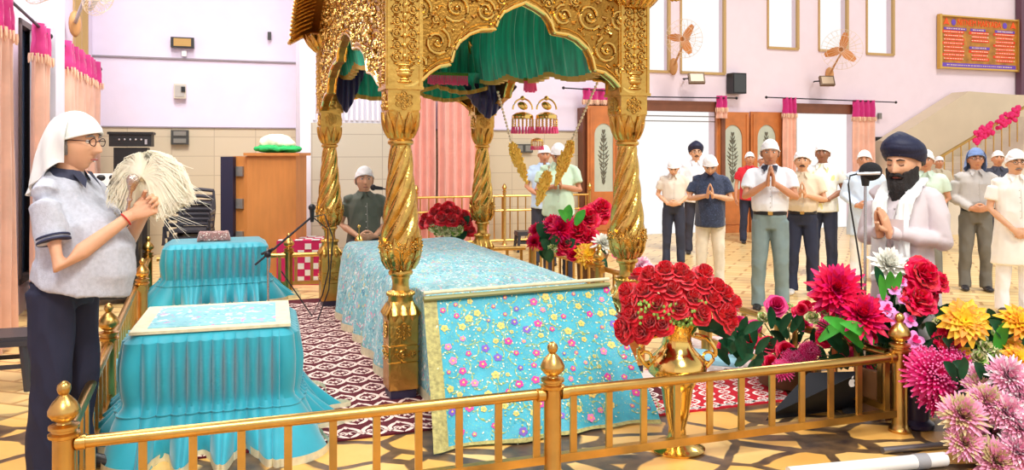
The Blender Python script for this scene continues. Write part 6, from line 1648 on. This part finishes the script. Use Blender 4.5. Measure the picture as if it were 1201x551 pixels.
# bearded man
r, info = person('bearded man in a navy turban, cream kurta and white scarf praying at the microphone', GP(1062, 5.3), dg_(-50), 1.66, 'pray', SK1, None, (212, 202, 206), 'long', hem=.55, kurta=True, pants=(236, 234, 236), cap='turban', cap_c=(24, 30, 62), beard='full', scarf=True, eyes='closed', bow=.16, belly=.05, voxel=.009, pocket=True, headscale=1.2, hscale=1.15, wamp=.011, custom=dict(wr=(.03, -.30, 1.14), el=(.25, -.04, 1.08)))
# standing man with the whisk
HS = M('heather grey pique', (196, 200, 212), .85, var=.10, vs=60, bump=.2, bs=200)
arm = dict(L=dict(el=(.24, -.14, 1.06), wr=(.06, -.36, 1.29), d=(-.35, -.75, .5), n=(-.75, .1, -.35), t=(-.1, .2, .8), curl=.75),
           R=dict(el=(.24, -.14, 1.04), wr=(.045, -.35, 1.27), d=(-.3, -.8, .45), n=(-.75, .2, -.3), t=(0, .2, .8), curl=.75), collar_mat=M('dark tipped collar', (58, 62, 84), .8), polo=True)
ml = V((-2.235, 4.04, 0))
r, info = person('heavy-set man in grey polo shirt and white head scarf holding a white fly whisk', ml, dg_(84), 1.78, 'clasp', SK1, HS, (0, 0, 0), 'short', hem=.915, pants=(34, 36, 60), cap='scarf', cap_c=(238, 240, 236), glasses=True, lean=.05, belly=.11, voxel=.0085, hair='grey', headscale=1.13, hscale=1.15, custom=arm, wamp=.009, bow=.04)
so = info['shirt']
for s in (-1, 1):
    a, b = info['sh'][s], info['el'][s]; d_ = (b-a).normalized(); e = a.lerp(b, .68)
    for k, mt in ((-.004, 'navy'), (-.022, 'navy')):
        m = MB(); m.tube([e+d_*k, e+d_*(k+.007)], [.071, .071], 24); m.build('sleeve_stripe', M('navy stripe', (50, 54, 84), .8), so)
m = MB(); w_ = info['wr'][-1]; d_ = (info['el'][-1]-w_).normalized(); s_, t_ = frame(d_)
m.tube([w_+d_*.03+s_*.031*cos(a)+t_*.031*sin(a) for a in [i*2*pi/18 for i in range(19)]], .004, 6, cap=False); m.build('red_wrist_thread', M('red thread', (200, 50, 40), .7), r)
# fly whisk (chaur): world positions
c0 = P(150, 244, 3.95); c1 = P(156, 211, 3.92)
wk = thing('fly_whisk', 'white hair fly whisk with a silver handle held up by the standing man', 'fly whisk', tuple(c0))
m = MB(); u = (c1-c0).normalized(); L_ = (c1-c0).length
pr = [(.010, -.05), (.012, 0), (.010, .03), (.018, .045), (.011, .06), (.011, .085), (.022, .10), (.028, .12), (.036, .135), (.038, .15), (.03, .165), (.012, .175)]
sidev, tv = frame(u); rows = [[c0+u*z+sidev*rr*cos(a)+tv*rr*sin(a) for a in [i*2*pi/20 for i in range(20)]] for rr, z in [(q_[0]*.8, q_[1]) for q_ in pr]]
m.grid(rows, True, True, True); bld(m, 'silver_handle', M('ornate silver', (200, 180, 166), .25, .9, bump=.5, bs=80), wk)
m = MB(); rr = random.Random(9); tip = c0+u*.165
WHK = M('ivory hair', (254, 246, 224), .7, var=.08, vs=20)
for k in range(7500):
    a = rr.uniform(0, 2*pi); el_ = rr.uniform(-1.2, 1.4); d_ = V((cos(a)*cos(el_), abs(sin(a)*cos(el_))*.8+.05, sin(el_))).normalized()
    rch = rr.uniform(.085, .145)*(1+.35*max(0, d_.x)); dn = rr.uniform(.02, .10)
    base = tip+V((.015, .05, -.0)); p1 = base+d_*rch*.7+V((0, 0, .02)); p2 = base+d_*rch*1.15+V((0, 0, -.05)); p3 = base+V((d_.x*rch*1.35, d_.y*rch*1.2, -.05-dn+.04*d_.z))
    if k < 40: p3 = p2+V((rr.uniform(.08, .2), rr.uniform(-.02, .03), -rr.uniform(.05, .14)))
    m.tube([base, base.lerp(p1, .6)+V((0, 0, .015)), p1, p2, p2.lerp(p3, .5), p3], [.0014, .0013, .0015, .0015, .0012, .0004], 3, cap=False)
m.ell(tip+V((.02, .16, -.02)), (.105, .05, .10), 24, 16)
bld(m, 'white_hair', WHK, wk)
# ============================================================ light and camera
w = bpy.data.worlds.new('daylight'); SC.world = w; w.use_nodes = True
nt = w.node_tree; bg = nt.nodes['Background']
tc = nt.nodes.new('ShaderNodeTexCoord'); sp = nt.nodes.new('ShaderNodeSeparateXYZ'); nt.links.new(tc.outputs['Generated'], sp.inputs[0])
rp = nt.nodes.new('ShaderNodeValToRGB'); nt.links.new(sp.outputs['Z'], rp.inputs[0])
rp.color_ramp.elements[0].position = .26; rp.color_ramp.elements[0].color = (1., .985, .97, 1)
rp.color_ramp.elements[1].position = .75; rp.color_ramp.elements[1].color = (.30, .30, .34, 1)
nt.links.new(rp.outputs[0], bg.inputs[0]); bg.inputs[1].default_value = 1.14
def area(name, loc, rot, size, power, col=(1, 1, 1)):
    l = bpy.data.lights.new(name, 'AREA'); l.shape = 'RECTANGLE'; l.size, l.size_y = size; l.energy = power; l.color = col
    o = bpy.data.objects.new(name, l); COL.objects.link(o); o.location = loc; o.rotation_euler = rot; return o
area('overhead_fill', (1.5, 3.0, 5.2), (0, 0, .3), (1.6, 1.6), 180, (1, .96, .9))  # unseen fill lights added overhead for soft shading and glints on the gold
area('overhead_fill', (-3.0, 4.5, 5.2), (0, 0, .3), (1.4, 1.4), 120, (1, .96, .9))
area('overhead_fill', (4.5, 9.5, 5.6), (0, 0, .3), (1.6, 1.6), 220, (1, .96, .9))
area('overhead_fill', (-3.5, 9.0, 5.4), (0, 0, .3), (1.8, 1.8), 220, (1, .96, .9))  # extra fill added to lift the back left wall
s = bpy.data.lights.new('daylight_sun', 'SUN'); s.energy = 1.9; s.angle = .25; s.angle = .25; s.color = (1, .97, .9)
so_ = bpy.data.objects.new('daylight_sun', s); COL.objects.link(so_); so_.rotation_euler = (radians(38), radians(14), 0)
cam = bpy.data.cameras.new('camera'); co = bpy.data.objects.new('camera', cam); COL.objects.link(co)
co.location = (0, 0, EYE); co.rotation_euler = (pi/2, 0, 0); cam.sensor_width = 36; cam.lens = FOC/1201*36; cam.shift_y = -(275.5-HZ)/1201; cam.clip_end = 200; cam.clip_start = .05
SC.camera = co
vs = SC.view_settings; vs.view_transform = 'Standard'; vs.look = 'None'; vs.exposure = -.14; vs.gamma = 1.0; vs.use_curve_mapping = False
SC.cycles.use_denoising = True; SC.cycles.max_bounces = 6
GROUPS = {'curtain': 'curtains of the hall', 'curtain_rod': 'curtain rods of the hall', 'person': 'people praying in the hall', 'brass_railing': 'railings round the canopy', 'plastic_chair': 'stacked dark plastic chairs', 'wall_fan': 'wall fans', 'floodlight': 'floodlights on the pink wall', 'canopy_drape': 'cloths hung inside the canopy', 'column_swag': 'navy swags on the far columns', 'hanging_ornament': 'bell ornaments hung under the canopy', 'hanging_garland': 'foil pendants hung under the canopy', 'flower_arrangement': 'flower arrangements round the railings', 'table_skirt': 'turquoise table skirts', 'flower_garland': 'garlands on the stair railing', 'tassel_fringe': 'pink tassel fringes', 'plastic_stool': 'grey plastic stools', 'microphone_stand': 'microphone stands', 'wall_socket': 'small wall sockets', 'switch_panel': 'dark switch panels'}
for o in SC.objects:
    if o.parent is None and 'label' in o and o.name.split('.')[0] in GROUPS: o['group'] = GROUPS[o.name.split('.')[0]]
